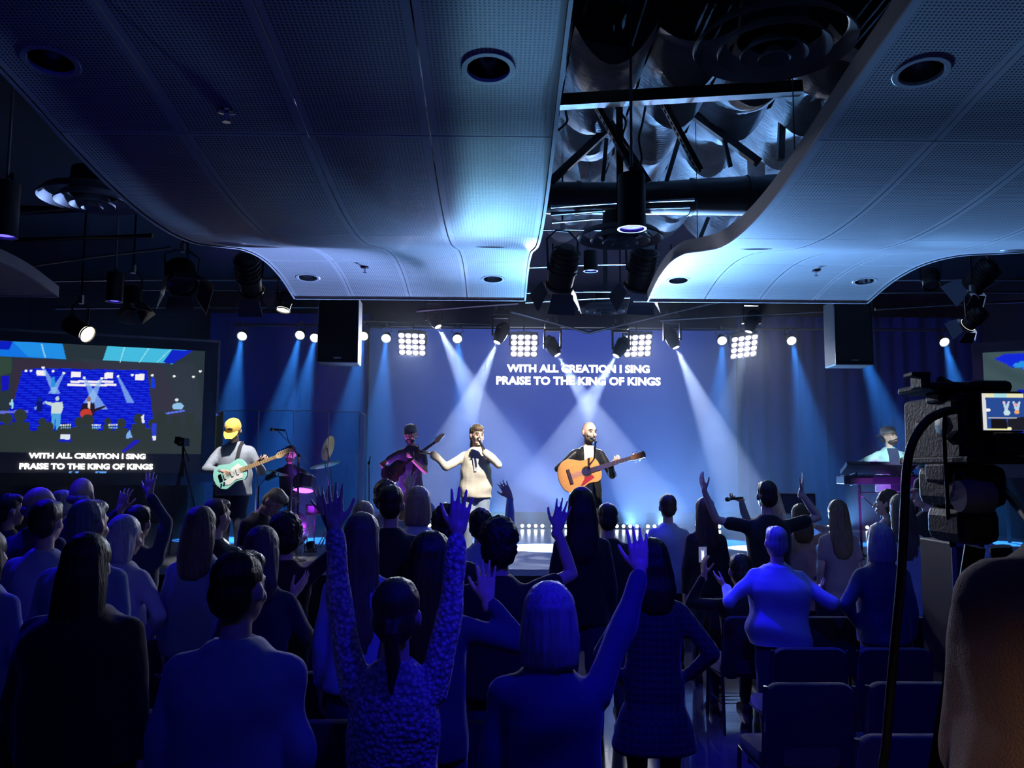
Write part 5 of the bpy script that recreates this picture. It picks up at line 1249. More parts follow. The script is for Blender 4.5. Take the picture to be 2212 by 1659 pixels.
# ================================================================ INSTRUMENTS
m_spruce = mat('amber_spruce', (0.62, 0.27, 0.07), rough=0.3, bump=0.05, bscale=60, stretch=(0.3, 8, 1), var=0.15, vscale=20)
m_sidewood = mat('dark_side_wood', (0.16, 0.07, 0.03), rough=0.3, bump=0.04, bscale=30, stretch=(0.3, 5, 1))
m_rose = mat('rosewood', (0.05, 0.025, 0.018), rough=0.4, bump=0.05, bscale=60)
m_maple = mat('maple_neck', (0.62, 0.44, 0.25), rough=0.35, bump=0.03, bscale=40)
m_mintp = mat('mint_paint', (0.35, 0.80, 0.70), rough=0.2, bump=0.01)
m_pearl = mat('white_pickguard', (0.85, 0.88, 0.85), rough=0.3, bump=0.01)
m_redg = mat('red_pickguard', (0.30, 0.02, 0.015), rough=0.25, bump=0.03, var=0.3)
m_string = mat('steel_string', (0.7, 0.68, 0.62), rough=0.25, metal=1.0, bump=0.01)
m_bassp = mat('dark_bass_paint', (0.03, 0.02, 0.05), rough=0.2, bump=0.01)
m_strap = mat('guitar_strap', (0.02, 0.02, 0.03), rough=0.8, bump=0.2)
def outline(prof, n=22):
    xs = np.array([p[0] for p in prof]); ut = np.array([p[1] for p in prof]); lt = np.array([p[2] if len(p) > 2 else p[1] for p in prof])
    t = np.linspace(0, math.pi, n); x = xs[0] + (xs[-1] - xs[0]) * (1 - np.cos(t)) / 2
    u = np.interp(x, xs, ut); l = np.interp(x, xs, lt)
    for a in (u, l): a[1:-1] = (a[:-2] + 2 * a[1:-1] + a[2:]) / 4
    return [(a, b) for a, b in zip(x, u)] + [(a, -b) for a, b in zip(x[::-1][1:-1], l[::-1][1:-1])]
def guitar(name, label, c, ang, tiltback, kind, k=1.0):
    ex = Vector((math.cos(ang), 0, math.sin(ang))); ez = Vector((0, -1, 0)); ey = ez.cross(ex)
    R = Matrix((ex, ey, ez)).transposed() @ Matrix.Rotation(tiltback, 3, 'X')
    root = empty(name, c, label, 'guitar', rot=R); root.scale = (k, k, k)
    B = lambda n, mb, m, p=root, **kw: mb.build(n, m, p, **kw)
    if kind == 'acoustic':
        ol = outline([(-0.255, 0.0), (-0.25, 0.055), (-0.225, 0.13), (-0.16, 0.19), (-0.09, 0.203), (-0.01, 0.172), (0.05, 0.138), (0.10, 0.134), (0.17, 0.150), (0.215, 0.13), (0.245, 0.07), (0.25, 0.0)], 40)
        B('body', MB().prism(ol, -0.055, 0.048), m_sidewood); B('soundboard', MB().prism([(x * 0.992, y * 0.992) for x, y in ol], 0.047, 0.052), m_spruce)
        B('binding', MB().prism([(x * 1.004, y * 1.004) for x, y in ol], 0.040, 0.0475), m_pearl)
        B('rosette', MB().lathe([(0.050, 0.0525), (0.062, 0.0535), (0.062, 0.052)], (0.085, 0, 0), n=24), m_rose)
        B('soundhole', MB().lathe([(0.001, 0.0532), (0.050, 0.0532)], (0.085, 0, 0), n=24), mat('soundhole_dark', (0.008, 0.006, 0.004), rough=0.9, bump=0.01))
        B('pickguard', MB().prism([(0.13, -0.05), (0.09, -0.062), (0.04, -0.05), (0.03, -0.075), (-0.03, -0.135), (0.0, -0.14), (0.07, -0.115), (0.15, -0.09)], 0.0525, 0.055), m_redg)
        B('bridge', MB().box((-0.12, 0, 0.057), (0.035, 0.17, 0.010)), m_rose, smooth=False)
        nx0, nx1, w0, w1, zt, hs = 0.24, 0.62, 0.029, 0.023, 0.058, 'paddle'; mneck, mfb, mhs = m_sidewood, m_rose, m_sidewood; ntun = 6; fb0 = 0.13
    else:
        if kind == 'electric':
            ol = outline([(-0.215, 0.0, 0.0), (-0.21, 0.06, 0.05), (-0.17, 0.13, 0.13), (-0.10, 0.155, 0.165), (-0.03, 0.135, 0.140), (0.03, 0.118, 0.112), (0.09, 0.138, 0.115), (0.14, 0.150, 0.13), (0.19, 0.125, 0.09), (0.215, 0.06, 0.0), (0.225, 0.0, 0.0)], 36); mb_, mp = m_mintp, m_pearl
        else:
            ol = outline([(-0.20, 0.0, 0.0), (-0.19, 0.07, 0.06), (-0.13, 0.145, 0.15), (-0.05, 0.15, 0.15), (0.02, 0.115, 0.11), (0.09, 0.13, 0.12), (0.16, 0.13, 0.10), (0.22, 0.07, 0.02), (0.24, 0.0, 0.0)], 32); mb_, mp = m_bassp, m_rose
        B('body', MB().prism(ol, -0.022, 0.022), mb_, bevel=0.006)
        B('pickguard', MB().prism([(0.13, 0.09), (0.17, 0.02), (0.13, -0.10), (0.04, -0.09), (-0.04, -0.125), (-0.12, -0.10), (-0.08, -0.05), (0.0, -0.03), (0.03, 0.06)], 0.0222, 0.026), mp)
        for x in ((-0.07, 0.02, 0.09) if kind == 'electric' else (-0.05, 0.05)): B('pickup', MB().box((x, 0, 0.030), (0.022, 0.075, 0.010)), m_pearl if kind == 'electric' else m_black, smooth=False)
        for x, y in ((-0.10, -0.08), (-0.14, -0.085)): B('knob', MB().lathe([(0.012, 0.024), (0.011, 0.038), (0.001, 0.039)], (x, y, 0), n=12), m_chrome)
        B('bridge', MB().box((-0.125, 0, 0.029), (0.035, 0.08, 0.010)), m_chrome, smooth=False)
        nx0, nx1, w0, w1, zt, hs = 0.13, (0.60 if kind == 'electric' else 0.80), 0.028, 0.021, 0.030, 'side'; mneck, mfb, mhs = m_maple, (m_maple if kind == 'electric' else m_rose), m_maple; ntun = 6 if kind == 'electric' else 4; fb0 = nx0
    B('neck', MB().rings([[(x, w * a, zt - 0.012 + (0.02 * d)) for a, d in ((1, 0.2), (0.75, -0.7), (0, -1), (-0.75, -0.7), (-1, 0.2))] for x, w in ((nx0, w0), (nx1, w1))]), mneck)
    fb = B('fretboard', MB().add([(fb0, -w0, zt - 0.008), (nx1, -w1, zt - 0.008), (nx1, w1, zt - 0.008), (fb0, w0, zt - 0.008), (fb0, -w0, zt), (nx1, -w1, zt), (nx1, w1, zt), (fb0, w0, zt)], [(3, 2, 1, 0), (4, 5, 6, 7), (0, 1, 5, 4), (1, 2, 6, 5), (2, 3, 7, 6), (3, 0, 4, 7)]), mfb, smooth=False)
    L = nx1 + 0.12
    for i in range(1, 15):
        x = nx1 - L * (1 - 2 ** (-i / 12.0))
        if x > fb0: B('fret', MB().box((x, 0, zt + 0.0008), (0.003, w0 * 1.8, 0.002)), m_string, fb, smooth=False)
    if hs == 'paddle': hp = [(nx1, 0.024), (nx1 + 0.03, 0.034), (nx1 + 0.17, 0.040), (nx1 + 0.18, 0.0), (nx1 + 0.17, -0.040), (nx1 + 0.03, -0.034), (nx1, -0.024)]
    else: hp = [(nx1, 0.022), (nx1 + 0.03, 0.045), (nx1 + 0.17, 0.050), (nx1 + 0.20, 0.035), (nx1 + 0.19, 0.0), (nx1 + 0.12, -0.012), (nx1 + 0.06, -0.034), (nx1 + 0.02, -0.03), (nx1, -0.022)]
    B('headstock', MB().prism(hp[::-1], zt - 0.02, zt - 0.006), mhs)
    for i in range(ntun):
        if hs == 'paddle': x, y = nx1 + 0.04 + 0.05 * (i % 3), (0.05 if i < 3 else -0.05)
        else: x, y = nx1 + 0.035 + (0.13 / (ntun - 1)) * i, 0.060
        B('tuner', MB().box((x, y, zt - 0.012), (0.014, 0.018, 0.010)).tube([(x, y * 0.55, zt - 0.012), (x, y * 0.55, zt + 0.006)], 0.004, n=6), m_chrome, smooth=False)
    sm = MB(); ns = ntun
    for i in range(ns):
        o = (i - (ns - 1) / 2) / (ns - 1); sm.tube([(-0.12, o * 0.055, zt + 0.006), (nx1, o * 0.038, zt + 0.003)], 0.0008, n=4)
    B('strings', sm, m_string)
    return root, R
gpos = pt(1252, 1024, 10.80)
guitar('acoustic_guitar', 'amber acoustic guitar with a red pickguard held by the bald man', gpos, math.radians(17), math.radians(-6), 'acoustic', 1.08)
guitar('electric_guitar', 'mint electric guitar with a white pickguard held by the mustard-capped guitarist', pt(499, 1024, 10.72), math.radians(21), math.radians(-4), 'electric', 1.0)
guitar('bass_guitar', 'dark bass guitar slanting up across the bass player', pt(850, 1020, 12.46), math.radians(36), math.radians(-4), 'bass', 0.92)
def strap(pts, label, Yb):
    P = [np.array(p) for p in pts]; Q = []
    for i in range(len(P) - 1):
        for t in np.linspace(0, 1, 6)[:-1]:
            p0, p1, p2, p3 = P[max(i - 1, 0)], P[i], P[i + 1], P[min(i + 2, len(P) - 1)]
            Q.append(0.5 * (2 * p1 + (p2 - p0) * t + (2 * p0 - 5 * p1 + 4 * p2 - p3) * t * t + (3 * p1 - p0 - 3 * p2 + p3) * t ** 3))
    Q.append(P[-1]); tag(MB().tube(Q, 0.024, n=8, flat=0.16, up=(0, 1, 0)).build('guitar_strap', m_strap), label, 'strap')
def on_body(info, pts): return [info['base'] + info['Rz'] @ Vector(tuple(info['sh'](p))) for p in pts]
SP = [(-0.045, 0.20, 1.06), (-0.07, 0.172, 1.22), (-0.088, 0.135, 1.36), (-0.092, 0.06, 1.465), (-0.085, -0.04, 1.478), (-0.03, -0.135, 1.36), (0.09, -0.165, 1.16), (0.19, -0.10, 1.02), (0.20, 0.12, 0.96)]
strap(on_body(GI, SP), 'dark strap over the mustard-capped guitarist shoulder', 11)
strap(on_body(BI, SP), 'violet-lit strap over the bass player shoulder', 12.5)

def mic_body(c, d, label, k=1.0):
    R = aim(d); c = Vector(c)
    root = empty('microphone', c, label, 'microphone')
    put(MB().lathe([(0.001, 0.155 * k), (0.011 * k, 0.15 * k), (0.013 * k, 0.05 * k), (0.017 * k, 0.0)], c, R, 14).build('handle', m_black), root)
    put(MB().lathe([(0.018 * k, 0.004 * k), (0.026 * k, -0.012 * k), (0.026 * k, -0.03 * k), (0.018 * k, -0.048 * k), (0.001, -0.054 * k)], c, R, 14).build('grille_ball', m_dsteel), root)
    put(MB().lathe([(0.0185 * k, 0.006 * k), (0.0265 * k, -0.012 * k), (0.0265 * k, -0.018 * k), (0.0185 * k, -0.004 * k)], c, R, 14).build('collar', m_steel), root)
def mic_stand(base, poletop, tip, label, boom_tail=None, m=m_dsteel):
    b = Vector(base); t_ = Vector(poletop)
    root = empty('microphone_stand', b, label, 'microphone stand')
    put(MB().lathe([(0.001, 0.0), (0.13, 0.0), (0.13, 0.012), (0.03, 0.03), (0.012, 0.05)], b, n=24).build('base', m_dsteel), root)
    put(MB().tube([b + Vector((0, 0, 0.03)), (b.x, b.y, b.z + (t_.z - b.z) * 0.55)], 0.012, n=8).build('lower_tube', m), root)
    put(MB().tube([(b.x, b.y, b.z + (t_.z - b.z) * 0.52), t_], 0.009, n=8).build('upper_tube', m), root)
    put(MB().lathe([(0.012, -0.02), (0.018, -0.012), (0.018, 0.012), (0.012, 0.02)], (b.x, b.y, b.z + (t_.z - b.z) * 0.55), n=12).build('clutch', m_black), root)
    put(MB().tube([Vector(boom_tail) if boom_tail is not None else t_, tip], 0.0085, n=8).build('boom', m), root)
    put(MB().box(t_, (0.03, 0.03, 0.04)).build('swivel', m_black, smooth=False), root)
# lead singer's stand
mt = pt(1279, 947, 10.66)
b_ = pt(1287, 1100, 10.60); mic_stand((b_.x, 10.86, STAGE_Z), (b_.x, 10.86, pt(1286, 1010, 10.8).z), mt + Vector((0.03, -0.11, -0.042)), 'slim black microphone stand in front of the bald man')
mic_body(mt, Vector((-0.25, 0.9, 0.35)), 'microphone at the bald man mouth')
# guitarist's boom stand
b_ = pt(645, 1050, 11.6); pt_ = pt(646, 984, 11.6)
mic_stand((b_.x, 11.6, STAGE_Z), pt_, pt(600, 930, 11.5), 'boom microphone stand beside the mustard-capped guitarist', boom_tail=pt(665, 1003, 11.65), m=m_chrome)
mic_body(pt(592, 928, 11.48), Vector((-1, -0.1, 0.05)), 'microphone on the boom stand by the guitarist')
cb = [pt(606, 930, 11.5), pt(618, 933, 11.52), pt(622, 950, 11.54), pt(628, 962, 11.58), pt(644, 985, 11.6), pt(642, 1040, 11.62), pt(644, 1100, 11.62)]
tag(MB().tube(cb, 0.006, n=6).build('microphone_cable', m_black), 'cable hanging from the boom microphone', 'cable')
mic_body(pt(1036, 952, 11.02), Vector((-0.45, 0.55, 0.75)), 'black microphone in the hand of the woman in cream')
mic_body(pt(1576, 1078, 9.46), Vector((-1, 0.0, -0.12)), 'microphone held by the platinum-haired singer')
b_ = pt(798, 1050, 12.0); mic_stand((b_.x, 12.0, STAGE_Z), pt(797, 1000, 12.0), pt(800, 985, 11.98), 'short thin stand with a clip tray beside the drum shield', m=m_steel)

# ---- keyboards
m_keyb = mat('keyboard_case', (0.05, 0.045, 0.10), rough=0.35, bump=0.03); m_keys = mat('white_keys', (0.8, 0.8, 0.8), rough=0.3, bump=0.01)
def keyboard(c, L, D, H, tilt, label, nkeys):
    root = empty('keyboard', c, label, 'keyboard', rot=Matrix.Rotation(tilt, 3, 'X'))
    MB().box((0, 0, H / 2), (L, D, H)).build('case', m_keyb, root, smooth=False, bevel=0.008)
    for i in range(nkeys):
        w = L * 0.9 / nkeys; x = -L * 0.45 + (i + 0.5) * w
        MB().box((x, D * 0.22, H + 0.006), (w * 0.9, D * 0.5, 0.014)).build('white_key', m_keys, root, smooth=False)
        if i % 7 not in (2, 6) and i < nkeys - 1: MB().box((x + w / 2, D * 0.10, H + 0.016), (w * 0.5, D * 0.3, 0.018)).build('black_key', m_black, root, smooth=False)
    MB().box((0, -D * 0.3, H + 0.003), (L * 0.6, D * 0.2, 0.006)).build('control_panel', mat('panel_teal', (0.25, 0.5, 0.5), rough=0.3, bump=0.02), root, smooth=False)
    MB().box((-L * 0.3, -D / 2 - 0.004, H / 2), (L * 0.25, 0.008, H * 0.6)).build('rear_plate', m_steel, root, smooth=False)
kc = pt(1912, 1046, 12.62); kz = kc.z
keyboard((kc.x, 12.66, kz), 1.30, 0.30, 0.115, 0.0, 'long lower keyboard on the keyboard stand', 36)
kc2 = pt(1908, 1022, 12.66)
keyboard((kc2.x, 12.80, kc2.z + 0.05), 1.06, 0.30, 0.06, math.radians(-28), 'tilted upper keyboard on the keyboard stand', 24)
ks = empty('keyboard_stand', (kc.x, 12.66, STAGE_Z), 'black two-tier keyboard stand with slanting arms', 'stand')
for q in (-1, 1):
    x = kc.x + q * 0.42
    put(MB().tube([(x, 12.52, STAGE_Z + 0.02), (x, 12.55, kz - 0.01)], 0.018, n=8).build('upright', m_dsteel), ks)
    put(MB().tube([(x, 12.40, STAGE_Z + 0.015), (x, 13.0, STAGE_Z + 0.015)], 0.016, n=8).build('foot', m_dsteel), ks)
    put(MB().tube([(x, 12.52, kz - 0.01), (x, 12.84, kz - 0.012)], 0.014, n=8).build('lower_arm', m_chrome), ks)
    put(MB().tube([(x, 12.50, kz - 0.1), (x, 12.62, kz + 0.17), (x, 12.93, kc2.z - 0.04)], 0.013, n=8).build('upper_arm', m_chrome), ks)
put(MB().tube([(kc.x - 0.42, 12.52, kz - 0.15), (kc.x + 0.30, 12.52, STAGE_Z + 0.25)], 0.012, n=8).build('brace', m_chrome), ks)
put(MB().tube([(kc.x - 0.42, 12.53, kz - 0.12), (kc.x + 0.42, 12.53, kz - 0.12)], 0.014, n=8).build('crossbar', m_dsteel), ks)
rc = pt(2008, 1100, 12.7)
rk = empty('rack_case', (rc.x, 12.75, STAGE_Z), 'small rack case with a pale handle bar beside the keyboards', 'case')
hz_ = pt(2008, 1026, 12.7).z - STAGE_Z
MB().box((0, 0, hz_ / 2), (0.30, 0.36, hz_)).build('case', m_keyb, rk, smooth=False, bevel=0.01)
MB().tube([(-0.14, -0.19, hz_ + 0.0), (-0.14, -0.19, hz_ + 0.02), (0.16, -0.19, hz_ + 0.02), (0.16, -0.19, hz_ - 0.30)], 0.010, n=8).build('handle_bar', m_chrome, rk)

# ---- drum kit behind a clear shield
m_shell = mat('drum_shell_purple', (0.16, 0.06, 0.22), rough=0.25, bump=0.02, var=0.2); m_skin_d = mat('drum_head', (0.55, 0.56, 0.62), rough=0.4, bump=0.03)
m_brass = mat('cymbal_bronze', (0.66, 0.46, 0.18), rough=0.28, metal=0.9, bump=0.15, bscale=8)
def drum(name, c, r, depth, axis, label, legs=0):
    R = aim(axis); c = Vector(c); root = empty(name, c, label, 'drum')
    put(MB().lathe([(r, -depth / 2), (r, depth / 2)], c, R, 28).build('shell', m_shell), root)
    for s in (-1, 1):
        put(MB().lathe([(r, s * depth / 2 - 0.012), (r + 0.012, s * depth / 2 - 0.012), (r + 0.012, s * depth / 2 + 0.012), (r - 0.008, s * depth / 2 + 0.012), (r - 0.008, s * depth / 2)], c, R, 28).build('hoop', m_chrome), root)
        put(MB().lathe([(0.001, s * (depth / 2 + 0.002)), (r, s * depth / 2)], c, R, 28).build('head', m_skin_d), root)
    for i in range(8):
        a = 2 * math.pi * i / 8; d = R @ Vector((math.cos(a), math.sin(a), 0)); ax = R @ Vector((0, 0, 1))
        put(MB().tube([c + d * (r + 0.014) - ax * depth * 0.45, c + d * (r + 0.014) + ax * depth * 0.45], 0.007, n=6).build('lug', m_chrome), root)
    for i in range(legs):
        a = 2 * math.pi * (i + 0.25) / legs
        if name == 'bass_drum': a_, b2 = c + Vector(((-1) ** i * r * 0.85, -depth * 0.3, -r * 0.3)), Vector((c.x + (-1) ** i * (r + 0.10), c.y - depth * 0.55, STAGE_Z + 0.02))
        else: a_, b2 = c + Vector((math.cos(a) * (r + 0.02), math.sin(a) * (r + 0.02), 0)), Vector((c.x + math.cos(a) * (r + 0.03), c.y + math.sin(a) * (r + 0.03), STAGE_Z + 0.005))
        put(MB().tube([a_, b2], 0.008, n=6).build('leg', m_chrome), root)
KY = 13.0
bdx = pt(620, 1100, KY).x
drum('bass_drum', (bdx, KY, STAGE_Z + 0.30), 0.285, 0.40, (0, -1, 0), 'large bass drum with a pale head facing the hall', 2)
drum('rack_tom', (pt(655, 1050, KY).x, KY + 0.05, pt(655, 1045, KY).z), 0.15, 0.20, (0, -0.35, -0.95), 'purple rack tom over the bass drum', 0)
drum('floor_tom', (pt(583, 1080, KY).x, KY + 0.25, STAGE_Z + 0.36), 0.19, 0.34, (0, 0, -1), 'purple floor tom beside the bass drum', 3)
drum('snare_drum', (pt(672, 1080, KY).x, KY + 0.48, STAGE_Z + 0.58), 0.17, 0.14, (0, -0.05, -1), 'snare drum in front of the drummer', 3)
put(MB().tube([(bdx + 0.02, KY, STAGE_Z + 0.58), (bdx + 0.02, KY + 0.04, STAGE_Z + 0.80), Vector((pt(655, 1050, KY).x, KY + 0.06, pt(655, 1045, KY).z - 0.05))], 0.011, n=8).build('tom_mount', m_chrome), [o for o in COL.objects if o.name == 'rack_tom'][0])
def cymbal(c, r, axis, label, foot):
    R = aim(axis); c = Vector(c); root = empty('cymbal_stand', (foot[0], foot[1], STAGE_Z), label, 'cymbal')
    put(MB().lathe([(0.008, 0.03), (0.03, 0.026), (0.04, 0.012), (r * 0.6, 0.004), (r, -0.012), (r, -0.0135), (r * 0.6, 0.001), (0.03, 0.01)], c, R, 32).build('cymbal', m_brass), root)
    p = Vector((foot[0], foot[1], min(c.z - 0.05, STAGE_Z + 0.95)))
    put(MB().tube([(foot[0], foot[1], STAGE_Z + 0.05), p], 0.012, n=8).build('pole', m_chrome), root)
    put(MB().tube([p, c], 0.008, n=8).build('boom_arm', m_chrome), root)
    for a in range(3):
        d = Vector((math.cos(a * 2.1), math.sin(a * 2.1), 0))
        put(MB().tube([Vector((foot[0], foot[1], STAGE_Z + 0.32)), Vector((foot[0], foot[1], STAGE_Z + 0.008)) + d * 0.26], 0.008, n=6).build('leg', m_chrome), root)
cymbal(pt(702, 1003, 13.1), 0.23, (0.25, -0.12, -0.96), 'bronze crash cymbal tilted over the rack tom', (pt(712, 1003, 13.3).x, 13.3))
cymbal(pt(588, 1020, 13.1), 0.25, (-0.12, -0.15, -0.97), 'violet-lit ride cymbal beside the mustard-capped guitarist', (pt(560, 1020, 13.2).x, 13.2))
cymbal(pt(707, 968, 13.5), 0.20, (0.93, -0.25, -0.25), 'mint-lit cymbal standing almost on edge', (pt(720, 968, 13.6).x, 13.6))
th = empty('drum_throne', (pt(628, 1100, 13.7).x, 13.72, STAGE_Z), 'round drum throne under the drummer', 'stool')
MB().lathe([(0.001, 0.50), (0.15, 0.50), (0.165, 0.47), (0.16, 0.43), (0.001, 0.43)], n=20).build('seat', m_black, th)
for a in range(3): MB().tube([(0, 0, 0.32), (0.22 * math.cos(a * 2.1), 0.22 * math.sin(a * 2.1), 0.01)], 0.012, n=6).build('leg', m_chrome, th)
MB().tube([(0, 0, 0.2), (0, 0, 0.44)], 0.016, n=8).build('post', m_chrome, th)
# clear acrylic shield
acr = bpy.data.materials.new('clear_acrylic'); acr.use_nodes = True; nt = acr.node_tree
for n_ in list(nt.nodes):
    if n_.type != 'OUTPUT_MATERIAL': nt.nodes.remove(n_)
tr = nt.nodes.new('ShaderNodeBsdfTransparent'); tr.inputs[0].default_value = (0.90, 0.93, 0.96, 1); gl = nt.nodes.new('ShaderNodeBsdfGlossy'); gl.inputs['Roughness'].default_value = 0.03
fr_ = nt.nodes.new('ShaderNodeFresnel'); fr_.inputs['IOR'].default_value = 1.35; mx = nt.nodes.new('ShaderNodeMixShader')
nt.links.new(fr_.outputs[0], mx.inputs[0]); nt.links.new(tr.outputs[0], mx.inputs[1]); nt.links.new(gl.outputs[0], mx.inputs[2]); nt.links.new([n_ for n_ in nt.nodes if n_.type == 'OUTPUT_MATERIAL'][0].inputs['Surface'], mx.outputs[0])
m_edge = mat('acrylic_edge', (0.45, 0.55, 0.75), rough=0.2, bump=0.01, alpha=0.55)
shd = empty('drum_shield', pt(620, 1100, 12.2), 'clear panelled acrylic shield standing round the drum kit', 'screen')
plan = [(462, 12.9), (478, 12.35), (555, 12.2), (632, 12.15), (708, 12.2), (775, 12.4), (787, 13.1)]
pl = [Vector((pt(x, 1000, y).x, y, 0)) for x, y in plan]; ztop = pt(620, 888, 12.2).z
for i in range(len(pl) - 1):
    a, b = pl[i], pl[i + 1]; d = (b - a).normalized(); n_ = Vector((-d.y, d.x, 0)); a2, b2 = a + d * 0.012, b - d * 0.012
    R = Matrix((d, n_, (0, 0, 1))).transposed(); w = (b2 - a2).length; h = ztop - STAGE_Z
    p = put(MB().box((a2 + b2) / 2 + Vector((0, 0, STAGE_Z + h / 2)), (w, 0.006, h), R).build('panel', acr, smooth=False), shd)
    put(MB().box((a2 + b2) / 2 + Vector((0, 0, ztop + 0.006)), (w, 0.012, 0.014), R).build('top_rim', m_edge, smooth=False), shd)
    put(MB().box(b + Vector((0, 0, STAGE_Z + h / 2)), (0.014, 0.012, h), R).build('hinge_strip', m_edge, smooth=False), shd)

# violet floor lamps on drummer and bass player; one more added to brighten keyboards
for (px_, Y_, tg, w_, lab) in ((1850, 12.0, pt(1912, 1030, 12.7), 130, 'added floor par lamp that brightens the keyboards'), (672, 12.75, pt(640, 1000, 13.5), 260, 'small floor par lamp beside the bass drum'), (800, 12.3, pt(880, 985, 12.7), 150, 'small floor par lamp outside the drum shield')):
    q = pt(px_, 1120, Y_); fl = empty('floor_par', (q.x, Y_, STAGE_Z), lab, 'stage light'); dd = (Vector(tg) - Vector((q.x, Y_, STAGE_Z + 0.12))).normalized()
    put(MB().lathe([(0.001, 0.11), (0.05, 0.10), (0.065, 0.0), (0.07, -0.01), (0.055, 0.0)], Vector((q.x, Y_, STAGE_Z + 0.12)), aim(dd), 16).build('can', m_fix), fl)
    put(MB().lathe([(0.001, -0.004), (0.055, 0.002)], Vector((q.x, Y_, STAGE_Z + 0.12)), aim(dd), 16).build('lens', mat('lit_lens_violet', (0.8, 0.5, 0.9), emit=(0.75, 0.35, 1.0), estr=6.0)), fl)
    put(MB().tube([(q.x - 0.08, Y_, STAGE_Z + 0.12), (q.x - 0.09, Y_, STAGE_Z + 0.008), (q.x + 0.09, Y_, STAGE_Z + 0.008), (q.x + 0.08, Y_, STAGE_Z + 0.12)], 0.009, n=6).build('floor_yoke', m_fix), fl)
    spot('lamp', Vector((q.x, Y_, STAGE_Z + 0.12)) + dd * 0.02, tg, w_, (0.62, 0.10, 1.0), 24, 0.6, 0.04, fl)

# ---- small things on and before the stage
mo = empty('floor_monitor', (pt(1776, 1112, 15.2).x, 15.2, STAGE_Z), 'small pale floor monitor near the curtain', 'loudspeaker')
MB().prism([(-0.16, 0), (0.16, 0), (0.10, 0.24), (-0.12, 0.24)], -0.2, 0.2, Matrix.Rotation(math.pi / 2, 3, 'X') @ Matrix.Identity(3)).build('cabinet', mat('pale_cabinet', (0.30, 0.30, 0.42), rough=0.5, bump=0.05), mo, smooth=False)
MB().box((-0.01, -0.205, 0.12), (0.2, 0.01, 0.15)).build('grille', m_grille, mo, smooth=False)
ms = empty('music_stand', (pt(1722, 1100, 12.0).x, 12.0, STAGE_Z), 'thin-framed music stand behind the man with raised arms', 'stand')
a_, b_ = pt(1683, 1066, 12.0), pt(1762, 1110, 12.0)
cx = ms.location.x
MB().tube([(a_.x - cx, 0, a_.z - STAGE_Z), (b_.x - cx, 0, a_.z - STAGE_Z), (b_.x - cx, 0, b_.z - STAGE_Z), (a_.x - cx, 0, b_.z - STAGE_Z), (a_.x - cx, 0, a_.z - STAGE_Z)], 0.008, n=6).build('desk_frame', m_steel, ms)
MB().box(((a_.x + b_.x) / 2 - cx, 0.012, (a_.z + b_.z) / 2 - STAGE_Z), (b_.x - a_.x, 0.006, a_.z - b_.z)).build('desk', mat('music_desk', (0.05, 0.06, 0.12), rough=0.5, bump=0.02), ms, smooth=False)
MB().tube([(0, 0, 0.02), (0, 0, b_.z - STAGE_Z)], 0.012, n=8).build('pole', m_dsteel, ms)
MB().lathe([(0.001, 0), (0.16, 0), (0.15, 0.015), (0.012, 0.03)], n=20).build('base', m_dsteel, ms)
tc_ = pt(392, 1060, 12.6)
tp = empty('video_camera', (tc_.x, 12.6, STAGE_Z), 'small dark video camera on a tripod before the projection screen', 'camera')
zc = pt(392, 955, 12.6).z - STAGE_Z
MB().box((0, 0, zc), (0.10, 0.24, 0.12)).build('camera_body', m_black, tp, smooth=False, bevel=0.012)
MB().tube([(0, -0.12, zc), (0, -0.26, zc)], 0.04, n=14).build('camera_lens', m_black, tp)
MB().box((-0.09, 0.02, zc + 0.05), (0.08, 0.02, 0.06)).build('flip_screen', m_black, tp, smooth=False)
MB().tube([(0, 0, zc - 0.06), (0, 0, zc - 0.5)], 0.018, n=8).build('column', m_dsteel, tp)
for a in range(3): MB().tube([(0, 0, zc - 0.22), (0.36 * math.cos(a * 2.094 + 0.5), 0.36 * math.sin(a * 2.094 + 0.5), 0.01)], 0.013, n=8).build('leg', m_steel, tp)
MB().tube([(0, 0.05, zc - 0.1), (-0.05, 0.40, zc - 0.28)], 0.009, n=6).build('pan_handle', m_dsteel, tp)

# ================================================================ FOREGROUND VIDEO CAMERA
VY = 1.62
def vp(x, y, dy=0.0): return pt(x, y, VY + dy)
sp = vp(2120, 1180)
vc = empty('video_camera', (sp.x, VY + 0.05, 0.45), 'big black video camera with a lit flip-out screen beside the operator', 'camera')
m_cam = mat('camera_black', (0.005, 0.005, 0.007), rough=0.5, bump=0.15, bscale=120)
def vbox(name, x0, y0, x1, y1, d0, d1, m=m_cam, bevel=0.006, p=vc):
    a, b = vp(x0, y0), vp(x1, y1); c = ((a.x + b.x) / 2, VY + (d0 + d1) / 2, (a.z + b.z) / 2)
    return put(MB().box(c, (abs(b.x - a.x), d1 - d0, abs(a.z - b.z))).build(name, m, smooth=False, bevel=bevel), p)
vbox('camera_body', 2085, 845, 2215, 1000, 0.02, 0.26, bevel=0.012)
vbox('top_handle', 2040, 818, 2130, 838, 0.05, 0.20, bevel=0.008)
vbox('handle_post', 2075, 836, 2100, 862, 0.08, 0.14)
vbox('rear_handle', 2110, 818, 2205, 846, 0.02, 0.2, bevel=0.01)
vbox('microphone_mount', 2003, 795, 2046, 806, 0.06, 0.10, bevel=0.003); vbox('mount_arm', 2024, 800, 2046, 832, 0.06, 0.11, bevel=0.004)
put(MB().tube([vp(2030, 822, 0.10), vp(2085, 842, 0.12), vp(2110, 838, 0.12)], 0.010, n=8).build('shotgun_rail', m_cam), vc)
lens_c = vp(2070, 920, 0.12)
